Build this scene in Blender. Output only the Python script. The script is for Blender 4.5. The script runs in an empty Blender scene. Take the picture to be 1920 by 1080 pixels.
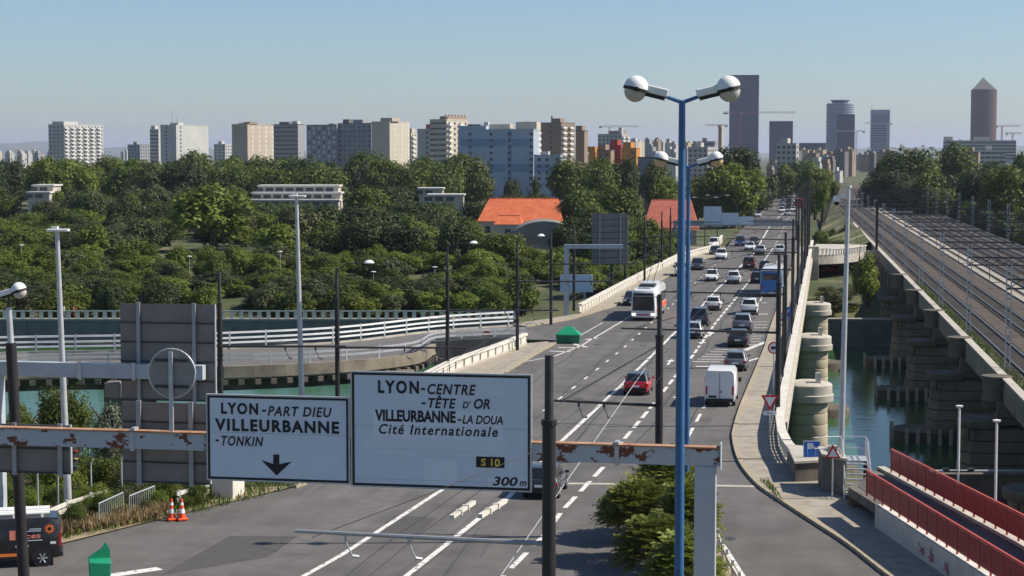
import bpy, bmesh, math, random
import numpy as np
from mathutils import Vector, Matrix
random.seed(7)
rng = np.random.default_rng(7)
S = bpy.context.scene
COL = S.collection
R = math.radians
# ------------------------------------------------------------------ camera
F, H = 3500.0, 16.5                       # focal length in photo pixels, camera height over the bridge deck
PIT = math.atan(250 / F)
cam = bpy.data.cameras.new('camera'); cam.sensor_width = 36; cam.lens = F / 1920 * 36
cam.clip_start = 0.5; cam.clip_end = 90000
camo = bpy.data.objects.new('camera', cam); COL.objects.link(camo)
camo.location = (0, 0, H); camo.rotation_euler = (math.pi / 2 - PIT, 0, 0)
S.camera = camo
# ------------------------------------------------------------------ sky, sun, exposure
SUN_EL, SUN_AZ = 44.0, 88.0               # azimuth clockwise from the view direction (+Y)
w = bpy.data.worlds.new('World'); S.world = w; w.use_nodes = True
nt = w.node_tree; bg = nt.nodes['Background']
sky = nt.nodes.new('ShaderNodeTexSky'); sky.sky_type = 'NISHITA'; sky.sun_disc = False
sky.sun_elevation = R(SUN_EL); sky.sun_rotation = R(SUN_AZ); sky.altitude = 200
sky.air_density = 1.0; sky.dust_density = 0.55; sky.ozone_density = 6.5
nt.links.new(sky.outputs[0], bg.inputs[0]); bg.inputs[1].default_value = 0.085
sl = bpy.data.lights.new('sun', 'SUN'); sl.energy = 4.8; sl.angle = R(0.55); sl.color = (1.0, 0.93, 0.82)
so = bpy.data.objects.new('sun', sl); COL.objects.link(so)
sv = Vector((math.sin(R(SUN_AZ)) * math.cos(R(SUN_EL)), math.cos(R(SUN_AZ)) * math.cos(R(SUN_EL)), math.sin(R(SUN_EL))))
so.rotation_euler = sv.to_track_quat('Z', 'Y').to_euler(); so.location = (60, 60, 120)
S.view_settings.view_transform = 'Standard'; S.view_settings.look = 'None'
S.view_settings.exposure = 0.45; S.view_settings.gamma = 1.0
S.render.engine = 'CYCLES'
S.cycles.max_bounces = 6; S.cycles.transparent_max_bounces = 6; S.cycles.volume_bounces = 0

# ------------------------------------------------------------------ pixels to places
def ray(px, py):
    u = (540 - py) / F; c, s = math.cos(PIT), math.sin(PIT)
    return (px - 960) / F, c + u * s, u * c - s
def G(px, py, z=0.0):                     # where the photo pixel meets the level z
    r = ray(px, py); k = (z - H) / r[2]
    return r[0] * k, r[1] * k
def at(px, py, D):                        # the photo pixel at ground distance D
    r = ray(px, py); k = D / r[1]
    return Vector((r[0] * k, D, H + r[2] * k))
def zat(py, D): return at(960, py, D).z
def xat(px, D): return at(px, 540, D).x
A = R(9.6)                                # the bridge runs 9.6 degrees right of the view
def W(s, t, z=0.0):
    return Vector((s * math.sin(A) + t * math.cos(A), s * math.cos(A) - t * math.sin(A), z))
def ST(x, y): return x * math.sin(A) + y * math.cos(A), x * math.cos(A) - y * math.sin(A)

# ------------------------------------------------------------------ materials
MATS = {}
def mat(name, col, rough=0.7, metal=0.0, var=0.12, scale=3.0, bump=0.0, bscale=20.0, col2=None, lo=0.35, hi=0.65, spec=0.4,
        rand=0.0, stretch=None, emit=None, coat=0.0, trans=0.0, coords='Object'):
    if name in MATS: return MATS[name]
    m = bpy.data.materials.new(name); m.use_nodes = True; n = m.node_tree; L = n.links
    b = n.nodes['Principled BSDF']
    b.inputs['Roughness'].default_value = rough; b.inputs['Metallic'].default_value = metal
    b.inputs['Specular IOR Level'].default_value = spec
    if coat: b.inputs['Coat Weight'].default_value = coat
    tc = n.nodes.new('ShaderNodeTexCoord'); src = tc.outputs[coords]
    if stretch:
        mp = n.nodes.new('ShaderNodeMapping'); mp.inputs['Scale'].default_value = stretch
        L.new(src, mp.inputs[0]); src = mp.outputs[0]
    nz = n.nodes.new('ShaderNodeTexNoise'); nz.inputs['Scale'].default_value = scale
    nz.inputs['Detail'].default_value = 6; nz.inputs['Roughness'].default_value = 0.6
    L.new(src, nz.inputs['Vector'])
    cr = n.nodes.new('ShaderNodeValToRGB')
    c2 = col2 or tuple(min(1, c * (1 + var)) for c in col)
    c1 = col if col2 else tuple(c * (1 - var) for c in col)
    cr.color_ramp.elements[0].position = lo; cr.color_ramp.elements[1].position = hi
    cr.color_ramp.elements[0].color = (*c1, 1); cr.color_ramp.elements[1].color = (*c2, 1)
    L.new(nz.outputs['Fac'], cr.inputs[0]); out = cr.outputs[0]
    if rand:
        oi = n.nodes.new('ShaderNodeObjectInfo'); hs = n.nodes.new('ShaderNodeHueSaturation')
        mr = n.nodes.new('ShaderNodeMapRange'); mr.inputs[3].default_value = 1 - rand; mr.inputs[4].default_value = 1 + rand
        L.new(oi.outputs['Random'], mr.inputs[0]); L.new(mr.outputs[0], hs.inputs['Value'])
        ml = n.nodes.new('ShaderNodeMath'); ml.operation = 'MULTIPLY'; ml.inputs[1].default_value = 7.31
        fr = n.nodes.new('ShaderNodeMath'); fr.operation = 'FRACT'
        L.new(oi.outputs['Random'], ml.inputs[0]); L.new(ml.outputs[0], fr.inputs[0])
        m2 = n.nodes.new('ShaderNodeMapRange'); m2.inputs[3].default_value = 0.5 - 0.06 * rand; m2.inputs[4].default_value = 0.5 + 0.045 * rand
        L.new(fr.outputs[0], m2.inputs[0]); L.new(m2.outputs[0], hs.inputs['Hue'])
        L.new(out, hs.inputs['Color']); out = hs.outputs[0]
    L.new(out, b.inputs['Base Color'])
    if bump:
        nb = n.nodes.new('ShaderNodeTexNoise'); nb.inputs['Scale'].default_value = bscale; nb.inputs['Detail'].default_value = 4
        L.new(src, nb.inputs['Vector'])
        bp = n.nodes.new('ShaderNodeBump'); bp.inputs['Strength'].default_value = bump; bp.inputs['Distance'].default_value = 0.05
        L.new(nb.outputs['Fac'], bp.inputs['Height']); L.new(bp.outputs[0], b.inputs['Normal'])
    if emit:
        b.inputs['Emission Color'].default_value = (*emit[:3], 1); b.inputs['Emission Strength'].default_value = emit[3]
    if trans:
        tb = n.nodes.new('ShaderNodeBsdfTranslucent'); mx = n.nodes.new('ShaderNodeMixShader'); mx.inputs[0].default_value = trans
        L.new(out, tb.inputs[0]); L.new(b.outputs[0], mx.inputs[1]); L.new(tb.outputs[0], mx.inputs[2])
        L.new(mx.outputs[0], n.nodes['Material Output'].inputs['Surface'])
    MATS[name] = m
    return m
def wear(name, rot, stretch, lo, hi, amount, scale=1.0):     # long streaks of wear along the driving direction
    m = MATS[name]; n = m.node_tree; L = n.links; b = n.nodes['Principled BSDF']; src = b.inputs['Base Color'].links[0].from_socket
    tc = n.nodes.new('ShaderNodeTexCoord'); mp = n.nodes.new('ShaderNodeMapping'); mp.vector_type = 'TEXTURE'; mp.inputs['Rotation'].default_value = (0, 0, rot); mp.inputs['Scale'].default_value = stretch
    nz = n.nodes.new('ShaderNodeTexNoise'); nz.inputs['Scale'].default_value = scale; nz.inputs['Detail'].default_value = 5; nz.inputs['Roughness'].default_value = .65
    mr = n.nodes.new('ShaderNodeMapRange'); mr.inputs[1].default_value = lo; mr.inputs[2].default_value = hi; mr.inputs[3].default_value = 1 - amount; mr.inputs[4].default_value = 1 + amount
    mx = n.nodes.new('ShaderNodeMix'); mx.data_type = 'RGBA'; mx.blend_type = 'MULTIPLY'; mx.inputs[0].default_value = 1
    L.new(tc.outputs['Object'], mp.inputs[0]); L.new(mp.outputs[0], nz.inputs[0]); L.new(nz.outputs['Fac'], mr.inputs[0])
    L.new(src, mx.inputs[6]); L.new(mr.outputs[0], mx.inputs[7]); L.new(mx.outputs[2], b.inputs['Base Color'])
mat('asphalt', (0.098, 0.091, 0.085), 0.86, var=0.2, scale=0.35, bump=0.25, bscale=30, col2=(0.138, 0.128, 0.119), spec=0.3)
wear('asphalt', -A, (1.1, 60, 1), .35, .65, .09); wear('asphalt', -A, (9, 14, 1), .3, .7, .16)
mat('asphalt_patch', (0.132, 0.123, 0.115), 0.88, var=0.12, scale=1.5, spec=0.25)
mat('asphalt_dark', (0.080, 0.075, 0.072), 0.86, var=0.12, scale=1.5, spec=0.25)
mat('tar', (0.035, 0.034, 0.034), 0.6, var=.1)
mat('paint', (0.20, 0.19, 0.18), 0.7, scale=3.5, col2=(0.68, 0.66, 0.61), lo=0.36, hi=0.46)
mat('pavement', (0.26, 0.225, 0.175), 0.9, scale=1.2, col2=(0.36, 0.315, 0.25), bump=0.2)
mat('kerb_stone', (0.30, 0.25, 0.17), 0.9, scale=2, col2=(0.42, 0.36, 0.26), bump=0.2)
mat('kerb_shade', (0.10, 0.09, 0.08), 0.9)
mat('concrete', (0.36, 0.325, 0.265), 0.88, scale=0.9, col2=(0.50, 0.46, 0.39), bump=0.25, lo=0.3, hi=0.7)
mat('concrete_pale', (0.50, 0.46, 0.39), 0.85, scale=1.1, col2=(0.64, 0.60, 0.53), bump=0.2, lo=0.3, hi=0.62)
mat('concrete_dark', (0.10, 0.09, 0.075), 0.9, scale=0.7, col2=(0.20, 0.175, 0.14), bump=0.3)
mat('masonry', (0.16, 0.135, 0.10), 0.92, scale=0.5, col2=(0.28, 0.24, 0.18), bump=0.4, bscale=6)
mat('masonry_dark', (0.085, 0.072, 0.055), 0.92, scale=0.45, col2=(0.18, 0.15, 0.11), bump=0.4, bscale=6)
mat('pier_stone', (0.40, 0.34, 0.24), 0.9, scale=0.4, col2=(0.54, 0.47, 0.35), bump=0.3, bscale=8)
mat('quay_stone', (0.10, 0.11, 0.115), 0.9, scale=0.3, col2=(0.17, 0.175, 0.17), bump=0.3)
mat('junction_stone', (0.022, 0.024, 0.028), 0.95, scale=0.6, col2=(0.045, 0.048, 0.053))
mat('rust_paint', (0.42, 0.45, 0.46), 0.6, scale=1.6, col2=(0.15, 0.045, 0.02), lo=0.545, hi=0.565, stretch=(1, 1, 1.6))
mat('rust_top', (0.30, 0.12, 0.055), 0.85, scale=2.5, col2=(0.42, 0.27, 0.17))
mat('grey_paint', (0.40, 0.44, 0.46), 0.5, var=0.08, scale=1)
mat('steel_grey', (0.33, 0.34, 0.35), 0.5, metal=0.3, var=0.1)
mat('galv', (0.48, 0.49, 0.50), 0.45, metal=0.35, var=0.1)
mat('black_metal', (0.022, 0.019, 0.019), 0.5, var=0.3, spec=0.4)
mat('dark_metal', (0.045, 0.043, 0.045), 0.55, var=0.2)
mat('blue_metal', (0.038, 0.12, 0.27), 0.38, var=0.1, spec=0.5)
mat('lamp_white', (0.78, 0.77, 0.74), 0.35, var=0.04)
mat('lamp_glass', (0.50, 0.47, 0.42), 0.2, var=0.1)
mat('lamp_amber', (0.62, 0.45, 0.25), 0.25, var=0.1)
mat('sign_face', (0.60, 0.66, 0.72), 0.45, var=0.03, scale=0.8)
mat('sign_patch', (0.68, 0.73, 0.78), 0.45, var=0.03)
mat('sign_patch_dull', (0.64, 0.69, 0.745), 0.45, var=0.02)
mat('sign_black', (0.012, 0.012, 0.014), 0.5)
mat('sign_gold', (0.75, 0.52, 0.08), 0.5)
mat('sign_back', (0.17, 0.155, 0.145), 0.6, metal=0.2, scale=0.8, col2=(0.235, 0.215, 0.20), lo=0.3, hi=0.7)
mat('sign_disc', (0.27, 0.25, 0.235), 0.6, metal=0.2, var=0.08); mat('sign_seam', (0.40, 0.44, 0.48), 0.6)
mat('sign_red', (0.55, 0.02, 0.025), 0.4)
mat('sign_white', (0.78, 0.78, 0.78), 0.4, var=0.03)
mat('sign_blue', (0.03, 0.14, 0.50), 0.4)
mat('fence_red', (0.30, 0.025, 0.02), 0.55, var=0.18, scale=1.5)
mat('fence_red_light', (0.45, 0.07, 0.045), 0.5, var=0.1)
mat('green_plastic', (0.015, 0.26, 0.13), 0.4, var=0.08)
mat('green_dark', (0.006, 0.12, 0.06), 0.5, var=0.08)
mat('cone_orange', (0.75, 0.10, 0.03), 0.45)
mat('tyre', (0.018, 0.018, 0.018), 0.8)
mat('rim', (0.42, 0.42, 0.42), 0.35, metal=0.6)
mat('glass', (0.018, 0.022, 0.026), 0.08, spec=0.6, var=0.2)
mat('glass_bld', (0.05, 0.065, 0.085), 0.2, spec=0.6, var=0.35, scale=0.15)
mat('tail_red', (0.50, 0.015, 0.015), 0.25)
mat('head_white', (0.85, 0.85, 0.80), 0.1)
mat('head_lit', (0.9, 0.88, 0.8), 0.2, emit=(1, 0.9, 0.7, 2.5))
mat('black_plastic', (0.02, 0.02, 0.021), 0.6)
mat('ballast', (0.05, 0.038, 0.028), 0.95, scale=0.8, col2=(0.105, 0.08, 0.06), bump=0.6, bscale=12, lo=0.3, hi=0.7)
mat('ballast_pale', (0.27, 0.235, 0.19), 0.95, scale=1.5, col2=(0.36, 0.32, 0.26), bump=0.4)
mat('rail_steel', (0.30, 0.29, 0.28), 0.35, metal=0.6)
mat('sleeper', (0.10, 0.085, 0.07), 0.9)
mat('bark', (0.10, 0.075, 0.05), 0.95, var=0.3, scale=4, bump=0.5)
mat('soil', (0.22, 0.17, 0.11), 0.95, scale=0.7, col2=(0.33, 0.26, 0.17), bump=0.5)
for nm, c1, c2, tr in (('leaf', (0.044, 0.068, 0.008), (0.125, 0.160, 0.022), 0.24), ('leaf_dark', (0.022, 0.037, 0.009), (0.066, 0.090, 0.019), 0.17),
                   ('leaf_light', (0.070, 0.102, 0.010), (0.170, 0.215, 0.028), 0.27), ('leaf_olive', (0.050, 0.064, 0.020), (0.105, 0.118, 0.042), 0.2),
                   ('leaf_silver', (0.14, 0.165, 0.10), (0.28, 0.30, 0.20), 0.2), ('leaf_brown', (0.065, 0.042, 0.025), (0.12, 0.075, 0.04), 0.15),
                   ('leaf_sumac', (0.12, 0.16, 0.025), (0.32, 0.33, 0.085), 0.32), ('grass_dry', (0.23, 0.17, 0.08), (0.40, 0.31, 0.16), 0.2),
                   ('grass_green', (0.06, 0.10, 0.02), (0.14, 0.17, 0.05), 0.2)):
    mat(nm, c1, 0.62, scale=0.55, col2=c2, lo=0.25, hi=0.75, spec=0.25, rand=0.22, trans=tr)

# ------------------------------------------------------------------ mesh helpers
class MB:
    def __init__(s): s.v = []; s.f = []; s.m = []
    def add(s, vs, fs, mi=0):
        o = len(s.v); s.v += [tuple(v) for v in vs]
        s.f += [tuple(i + o for i in f) for f in fs]; s.m += [mi] * len(fs); return s
    def box(s, c, d, mi=0, rz=0.0, mtx=None):
        x, y, z = d[0] / 2, d[1] / 2, d[2] / 2; cs, sn = math.cos(rz), math.sin(rz)
        vs = []
        for k in (-z, z):
            for (i, j) in ((-x, -y), (x, -y), (x, y), (-x, y)):
                vs.append((c[0] + i * cs - j * sn, c[1] + i * sn + j * cs, c[2] + k))
        if mtx: vs = [mtx @ Vector(v) for v in vs]
        return s.add(vs, [(3, 2, 1, 0), (4, 5, 6, 7), (0, 1, 5, 4), (1, 2, 6, 5), (2, 3, 7, 6), (3, 0, 4, 7)], mi)
    def box2(s, a, b, mi=0):
        return s.box([(a[i] + b[i]) / 2 for i in range(3)], [abs(b[i] - a[i]) for i in range(3)], mi)
    def beam(s, p, q, wd, ht, mi=0):              # a bar of width wd and height ht between two points (centre line)
        p, q = Vector(p), Vector(q); d = (q - p).normalized()
        sd = d.cross(Vector((0, 0, 1)))
        if sd.length < 1e-4: sd = Vector((1, 0, 0))
        sd.normalize(); up = sd.cross(d)
        vs = []
        for e in (p, q):
            for i, j in ((-1, -1), (1, -1), (1, 1), (-1, 1)): vs.append(e + sd * (i * wd / 2) + up * (j * ht / 2))
        return s.add(vs, [(3, 2, 1, 0), (4, 5, 6, 7), (0, 1, 5, 4), (1, 2, 6, 5), (2, 3, 7, 6), (3, 0, 4, 7)][0:0] + [(0, 1, 2, 3), (7, 6, 5, 4), (4, 5, 1, 0), (5, 6, 2, 1), (6, 7, 3, 2), (7, 4, 0, 3)], mi)
    def tube(s, p, q, r0, r1=None, n=8, mi=0, caps=True):
        r1 = r0 if r1 is None else r1; p, q = Vector(p), Vector(q); d = (q - p).normalized()
        u = d.cross(Vector((0, 0, 1)))
        if u.length < 1e-3: u = Vector((1, 0, 0))
        u.normalize(); v = d.cross(u); vs = []
        for e, r in ((p, r0), (q, r1)):
            for k in range(n):
                a = 2 * math.pi * k / n; vs.append(e + u * (math.cos(a) * r) + v * (math.sin(a) * r))
        fs = [(k, (k + 1) % n, n + (k + 1) % n, n + k) for k in range(n)]
        if caps: fs += [tuple(range(n - 1, -1, -1)), tuple(range(n, 2 * n))]
        return s.add(vs, fs, mi)
    def path(s, pts, r, n=6, mi=0):
        for a, b in zip(pts[:-1], pts[1:]): s.tube(a, b, r, r, n, mi)
        return s
    def lathe(s, prof, c=(0, 0, 0), n=16, mi=0, arc=None):
        vs = []; a0, a1 = arc or (0, 2 * math.pi); full = arc is None
        m = n if full else n + 1
        for (r, z) in prof:
            for k in range(m):
                a = a0 + (a1 - a0) * k / n; vs.append((c[0] + r * math.cos(a), c[1] + r * math.sin(a), c[2] + z))
        fs = []
        for i in range(len(prof) - 1):
            for k in range(n if not full else m):
                k2 = (k + 1) % m
                if not full and k == n: continue
                fs.append((i * m + k, i * m + k2, (i + 1) * m + k2, (i + 1) * m + k))
        return s.add(vs, fs, mi)
    def prism(s, poly, z0, z1, mi=0, top=True, bottom=True):
        n = len(poly); area = sum(poly[i][0] * poly[(i + 1) % n][1] - poly[(i + 1) % n][0] * poly[i][1] for i in range(n))
        if area < 0: poly = poly[::-1]
        vs = [(x, y, z0) for x, y in poly] + [(x, y, z1) for x, y in poly]
        fs = [(i, (i + 1) % n, n + (i + 1) % n, n + i) for i in range(n)]
        if top: fs.append(tuple(range(n, 2 * n)))
        if bottom: fs.append(tuple(range(n - 1, -1, -1)))
        return s.add(vs, fs, mi)
    def sheet(s, poly, z, mi=0):
        n = len(poly); area = sum(poly[i][0] * poly[(i + 1) % n][1] - poly[(i + 1) % n][0] * poly[i][1] for i in range(n))
        if area < 0: poly = poly[::-1]
        return s.add([(x, y, z) for x, y in poly], [tuple(range(n))], mi)
    def mesh(s, name, mats):
        me = bpy.data.meshes.new(name); me.from_pydata(s.v, [], s.f)
        for m in (mats if isinstance(mats, (list, tuple)) else [mats]): me.materials.append(MATS[m] if isinstance(m, str) else m)
        if len(me.materials) > 1: me.polygons.foreach_set('material_index', s.m)
        me.update(); return me
    def build(s, name, mats, parent=None, smooth=None, bevel=0, loc=None, rz=0.0):
        me = s.mesh(name, mats); return obj(name, me, parent, smooth, bevel, loc, rz)
def obj(name, me, parent=None, smooth=None, bevel=0, loc=None, rz=0.0):
    o = bpy.data.objects.new(name, me); COL.objects.link(o)
    if smooth is not None:
        me.shade_smooth(); me.set_sharp_from_angle(angle=R(smooth))
    if bevel:
        b = o.modifiers.new('bevel', 'BEVEL'); b.width = bevel; b.segments = 2; b.limit_method = 'ANGLE'; b.angle_limit = R(30)
    if loc is not None: o.location = loc
    if rz: o.rotation_euler.z = rz
    if parent is not None: o.parent = parent
    return o
def tag(o, label, cat=None, group=None, kind=None):
    o['label'] = label
    if cat: o['category'] = cat
    if group: o['group'] = group
    if kind: o['kind'] = kind
    return o
def struct(o): o['kind'] = 'structure'; return o
def empty(name, loc=(0, 0, 0), rz=0.0, label=None, cat=None, group=None):
    o = bpy.data.objects.new(name, None); COL.objects.link(o); o.location = loc; o.rotation_euler.z = rz; o.empty_display_size = 0.3
    if label: tag(o, label, cat, group)
    return o
def child(name, me, parent, loc=(0, 0, 0), rz=0.0, scale=None):
    o = bpy.data.objects.new(name, me); COL.objects.link(o); o.parent = parent; o.location = loc; o.rotation_euler.z = rz
    if scale: o.scale = scale
    return o
def copy_tree(o, parent=None):
    c = o.copy(); COL.objects.link(c)
    if parent: c.parent = parent
    for ch in o.children: copy_tree(ch, c)
    return c
def cap_height():
    cu = bpy.data.curves.new('t', 'FONT'); cu.body = 'H'; to = bpy.data.objects.new('t', cu); COL.objects.link(to)
    me = bpy.data.meshes.new_from_object(to.evaluated_get(bpy.context.evaluated_depsgraph_get())); h = max(v.co.y for v in me.vertices)
    bpy.data.objects.remove(to); bpy.data.curves.remove(cu); bpy.data.meshes.remove(me); return h
CAP = cap_height()
def text(parent, body, material, x, y, width, height, z=0.0, shear=0.0, bold=0.0, name='lettering', spacing=1.0, rot=None):
    # flat lettering in the parent's x-z plane, (x, y) the lower left corner, facing -y; scaled to width and cap height
    cu = bpy.data.curves.new('t', 'FONT'); cu.body = body; cu.size = 1; cu.shear = shear; cu.offset = bold; cu.space_character = spacing; cu.resolution_u = 3
    to = bpy.data.objects.new('t', cu); COL.objects.link(to)
    dg = bpy.context.evaluated_depsgraph_get(); me = bpy.data.meshes.new_from_object(to.evaluated_get(dg))
    bpy.data.objects.remove(to); bpy.data.curves.remove(cu)
    co = np.zeros(len(me.vertices) * 3); me.vertices.foreach_get('co', co); co = co.reshape(-1, 3)
    x0, x1 = co[:, 0].min(), co[:, 0].max()
    sx = width / max(1e-6, x1 - x0); sy = height / CAP
    out = np.zeros_like(co); out[:, 0] = (co[:, 0] - x0) * sx; out[:, 2] = co[:, 1] * sy
    me.vertices.foreach_set('co', out.ravel()); me.materials.clear(); me.materials.append(MATS[material]); me.update()
    o = bpy.data.objects.new(name, me); COL.objects.link(o); o.parent = parent; o.location = (x, z, y)
    if rot is not None: o.rotation_euler.z = rot
    return o
def offset_line(pts, d):
    out = []
    for i, p in enumerate(pts):
        a = Vector(pts[max(0, i - 1)]); b = Vector(pts[min(len(pts) - 1, i + 1)]); t = (b - a).normalized()
        out.append((p[0] + t.y * d, p[1] - t.x * d))           # positive d = right of the travel direction
    return out
def ribbon(mb, pts, wd, z, mi=0, d=0.0):
    l, r = offset_line(pts, d - wd / 2), offset_line(pts, d + wd / 2)
    for i in range(len(pts) - 1): mb.sheet([l[i], r[i], r[i + 1], l[i + 1]], z, mi)
def wall_strip(mb, pts, wd, z0, z1, mi=0, d=0.0):
    l, r = offset_line(pts, d - wd / 2), offset_line(pts, d + wd / 2)
    n = len(pts); vs = []
    for i in range(n): vs += [(*l[i], z0), (*r[i], z0), (*r[i], z1), (*l[i], z1)]
    fs = []
    for i in range(n - 1):
        a, b = 4 * i, 4 * i + 4
        for k in range(4): fs.append((a + k, b + k, b + (k + 1) % 4, a + (k + 1) % 4)[::-1])
    fs += [(0, 1, 2, 3), tuple(4 * (n - 1) + k for k in (3, 2, 1, 0))]
    mb.add(vs, fs, mi)
def along(pts, step, start=0.0):                               # points and directions every step metres along a line
    out = []; acc = start
    for a, b in zip(pts[:-1], pts[1:]):
        a, b = Vector(a[:2]), Vector(b[:2]); L = (b - a).length; t = (b - a) / L
        while acc <= L: out.append((a + t * acc, t)); acc += step
        acc -= L
    return out
def smooth_line(pts, n=6):                                     # Catmull-Rom through the points
    P = [Vector(p[:2]) for p in pts]; P = [P[0] * 2 - P[1]] + P + [P[-1] * 2 - P[-2]]; out = []
    for i in range(1, len(P) - 2):
        for k in range(n):
            t = k / n; a, b, c, d = P[i - 1:i + 3]
            out.append(tuple(0.5 * ((2 * b) + (c - a) * t + (2 * a - 5 * b + 4 * c - d) * t * t + (3 * b - a - 3 * c + d) * t ** 3)))
    out.append(tuple(P[-2])); return out

# ------------------------------------------------------------------ ground, water, hills
YS = [(-400, 0), (20, 0), (60, 0), (98, 0), (104, -0.6), (109, -3.0), (115, -3.2), (115.6, -12), (160, -12), (243, -12), (247.6, -12), (248, -6.0), (258, -5.8), (262, -4.6), (275, -4), (340, -4), (460, -4),
      (800, -4), (1600, -4), (4000, -5), (9000, -6), (18000, -8), (40000, -10)]
XS = [-40000, -9000, -2500, -900, -400, -200, -120, -80, -50, -30, -15, 0, 12, 17.9, 18.1, 25, 40, 60, 90, 140, 250, 500, 1200, 4000, 12000, 40000]
mb = MB(); nx = len(XS)
for (y, z) in YS:
    for x in XS:
        zz = z
        if 60 < y < 116 and x < -18: zz -= min(3.0, max(0, (y - 88)) * 0.22)
        if y < 114 and x > 18: zz = -9.0
        if 104 <= y <= 115 and x > 10: zz = -9.0
        mb.v.append((x, y, zz - 0.03))
for j in range(len(YS) - 1):
    for i in range(nx - 1): mb.f.append((j * nx + i, j * nx + i + 1, (j + 1) * nx + i + 1, (j + 1) * nx + i)); mb.m.append(0)
mat('ground', (0.05, 0.065, 0.022), 0.95, scale=0.06, col2=(0.16, 0.145, 0.07), lo=0.45, hi=0.75, bump=0.4, bscale=2)
struct(mb.build('ground', 'ground'))
def water_mat():
    m = bpy.data.materials.new('river_water'); m.use_nodes = True; n = m.node_tree; L = n.links; b = n.nodes['Principled BSDF']
    b.inputs['Base Color'].default_value = (0.038, 0.105, 0.034, 1); b.inputs['Roughness'].default_value = 0.10; b.inputs['Specular IOR Level'].default_value = 0.26; b.inputs['IOR'].default_value = 1.33
    tc = n.nodes.new('ShaderNodeTexCoord'); mp = n.nodes.new('ShaderNodeMapping'); mp.inputs['Scale'].default_value = (0.35, 1.1, 1)
    n1 = n.nodes.new('ShaderNodeTexNoise'); n1.inputs['Scale'].default_value = 0.9; n1.inputs['Detail'].default_value = 5; n1.inputs['Distortion'].default_value = 0.6
    bp = n.nodes.new('ShaderNodeBump'); bp.inputs['Strength'].default_value = 0.09; bp.inputs['Distance'].default_value = 0.25
    L.new(tc.outputs['Object'], mp.inputs[0]); L.new(mp.outputs[0], n1.inputs[0]); L.new(n1.outputs[0], bp.inputs['Height']); L.new(bp.outputs[0], b.inputs['Normal'])
    MATS['water'] = m
water_mat()
struct(MB().sheet([(-900, 100), (900, 100), (900, 252), (-900, 252)], -9.0).build('river_water', 'water'))
mat('hill', (0.06, 0.08, 0.05), 0.95, scale=0.002, col2=(0.12, 0.13, 0.08))
mb = MB(); N = 90
for i in range(N + 1):
    x = -9000 + 18000 * i / N
    h = 70 + 40 * math.sin(i * 0.31) + 30 * math.sin(i * 0.83 + 1) + 14 * math.sin(i * 2.1)
    if x > 2500: h -= 20
    mb.v += [(x, 15000, -20), (x, 16500, max(30, h)), (x, 19000, -20)]
for i in range(N):
    a, b = 3 * i, 3 * i + 3; mb.f += [(a, b, b + 1, a + 1), (a + 1, b + 1, b + 2, a + 2)]; mb.m += [0, 0]
struct(mb.build('hills', 'hill', smooth=60))

# ------------------------------------------------------------------ roads and pavements
rk = [(1500, 470), (1490, 500), (1467, 562), (1445, 620), (1437, 649), (1423.5, 683), (1393, 758), (1379, 803), (1377, 827), (1389, 868), (1421, 909), (1466, 941), (1535.5, 986), (1592.5, 1023), (1650, 1068)]
RK = [tuple(W(s, -5.1)[:2]) for s in (340, 300, 260, 220)] + [G(*p) for p in rk[3:]] + [(15.3, 66), (15.4, 56), (15.4, 40)]
RK = smooth_line(RK, 4)                                                         # right kerb, far to near
LKn = [tuple(W(s, t)[:2]) for s, t in ((163, -23.3), (150, -23.8), (139, -24.0), (110, -24.7), (92, -25.3))] + [G(*p) for p in ((560, 912), (380, 955), (120, 1020), (-60, 1058))] + [(-40, 60), (-40, 40)]
LKf = [tuple(W(s, t)[:2]) for s, t in ((425, -18.8), (360, -18.2), (314, -17.2), (290, -19.8), (263, -20.8), (230, -22.0), (201, -22.9), (184, -25.5), (176, -28.5))]
road = struct(MB().sheet(LKf + LKn + RK[::-1] + [tuple(W(s, t)[:2]) for s, t in ((420, -6.2), (530, -7.0), (900, -8.0), (900, -24), (530, -19.0))][0:5], 0.0).build('road', 'asphalt'))
# darker and paler strips of relaid asphalt
mb = MB()
ribbon(mb, [G(640, 1041), G(760, 962), G(831, 917)], 1.5, 0.003, 0, d=-2.2)
mb.build('relaid_strip', 'asphalt_patch', road)
mb = MB(); mb.sheet([G(430, 1005), G(560, 1005), G(500, 1045), G(300, 1079)], 0.003); mb.build('relaid_patch', 'asphalt_dark', road)
mb = MB(); ribbon(mb, [tuple(W(s, -6.4)[:2]) for s in (112, 150, 200, 260)], 1.2, 0.003); mb.build('relaid_strip', 'asphalt_patch', road)
mb = MB(); ribbon(mb, [tuple(W(s, -21.0)[:2]) for s in (95, 130, 165)], 1.6, 0.003); mb.build('relaid_strip', 'asphalt_patch', road)
for t_, s0, s1 in ((-16.6, 90, 330), (-12.9, 95, 330), (-9.2, 100, 330), (-19.8, 92, 200), (-6.9, 104, 300)):      # tar-sealed seams
    mb = MB(); ribbon(mb, [tuple(W(q, t_ - (330 - q) * .006 + .12 * math.sin(q * .31 + t_) + .05 * math.sin(q * 1.7))[:2]) for q in range(s0, s1, 3)], .07, .005); mb.build('tar_seam', 'tar', road)
for i in range(26):
    q, t_ = random.uniform(82, 260), random.uniform(-21, -7); P = [tuple(W(q + random.uniform(-.25, .25) + k * .12, t_ + k * .7)[:2]) for k in range(random.randrange(3, 7))]
    mb = MB(); ribbon(mb, P, .06, .006); mb.build('tar_crack', 'tar', road)
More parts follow.
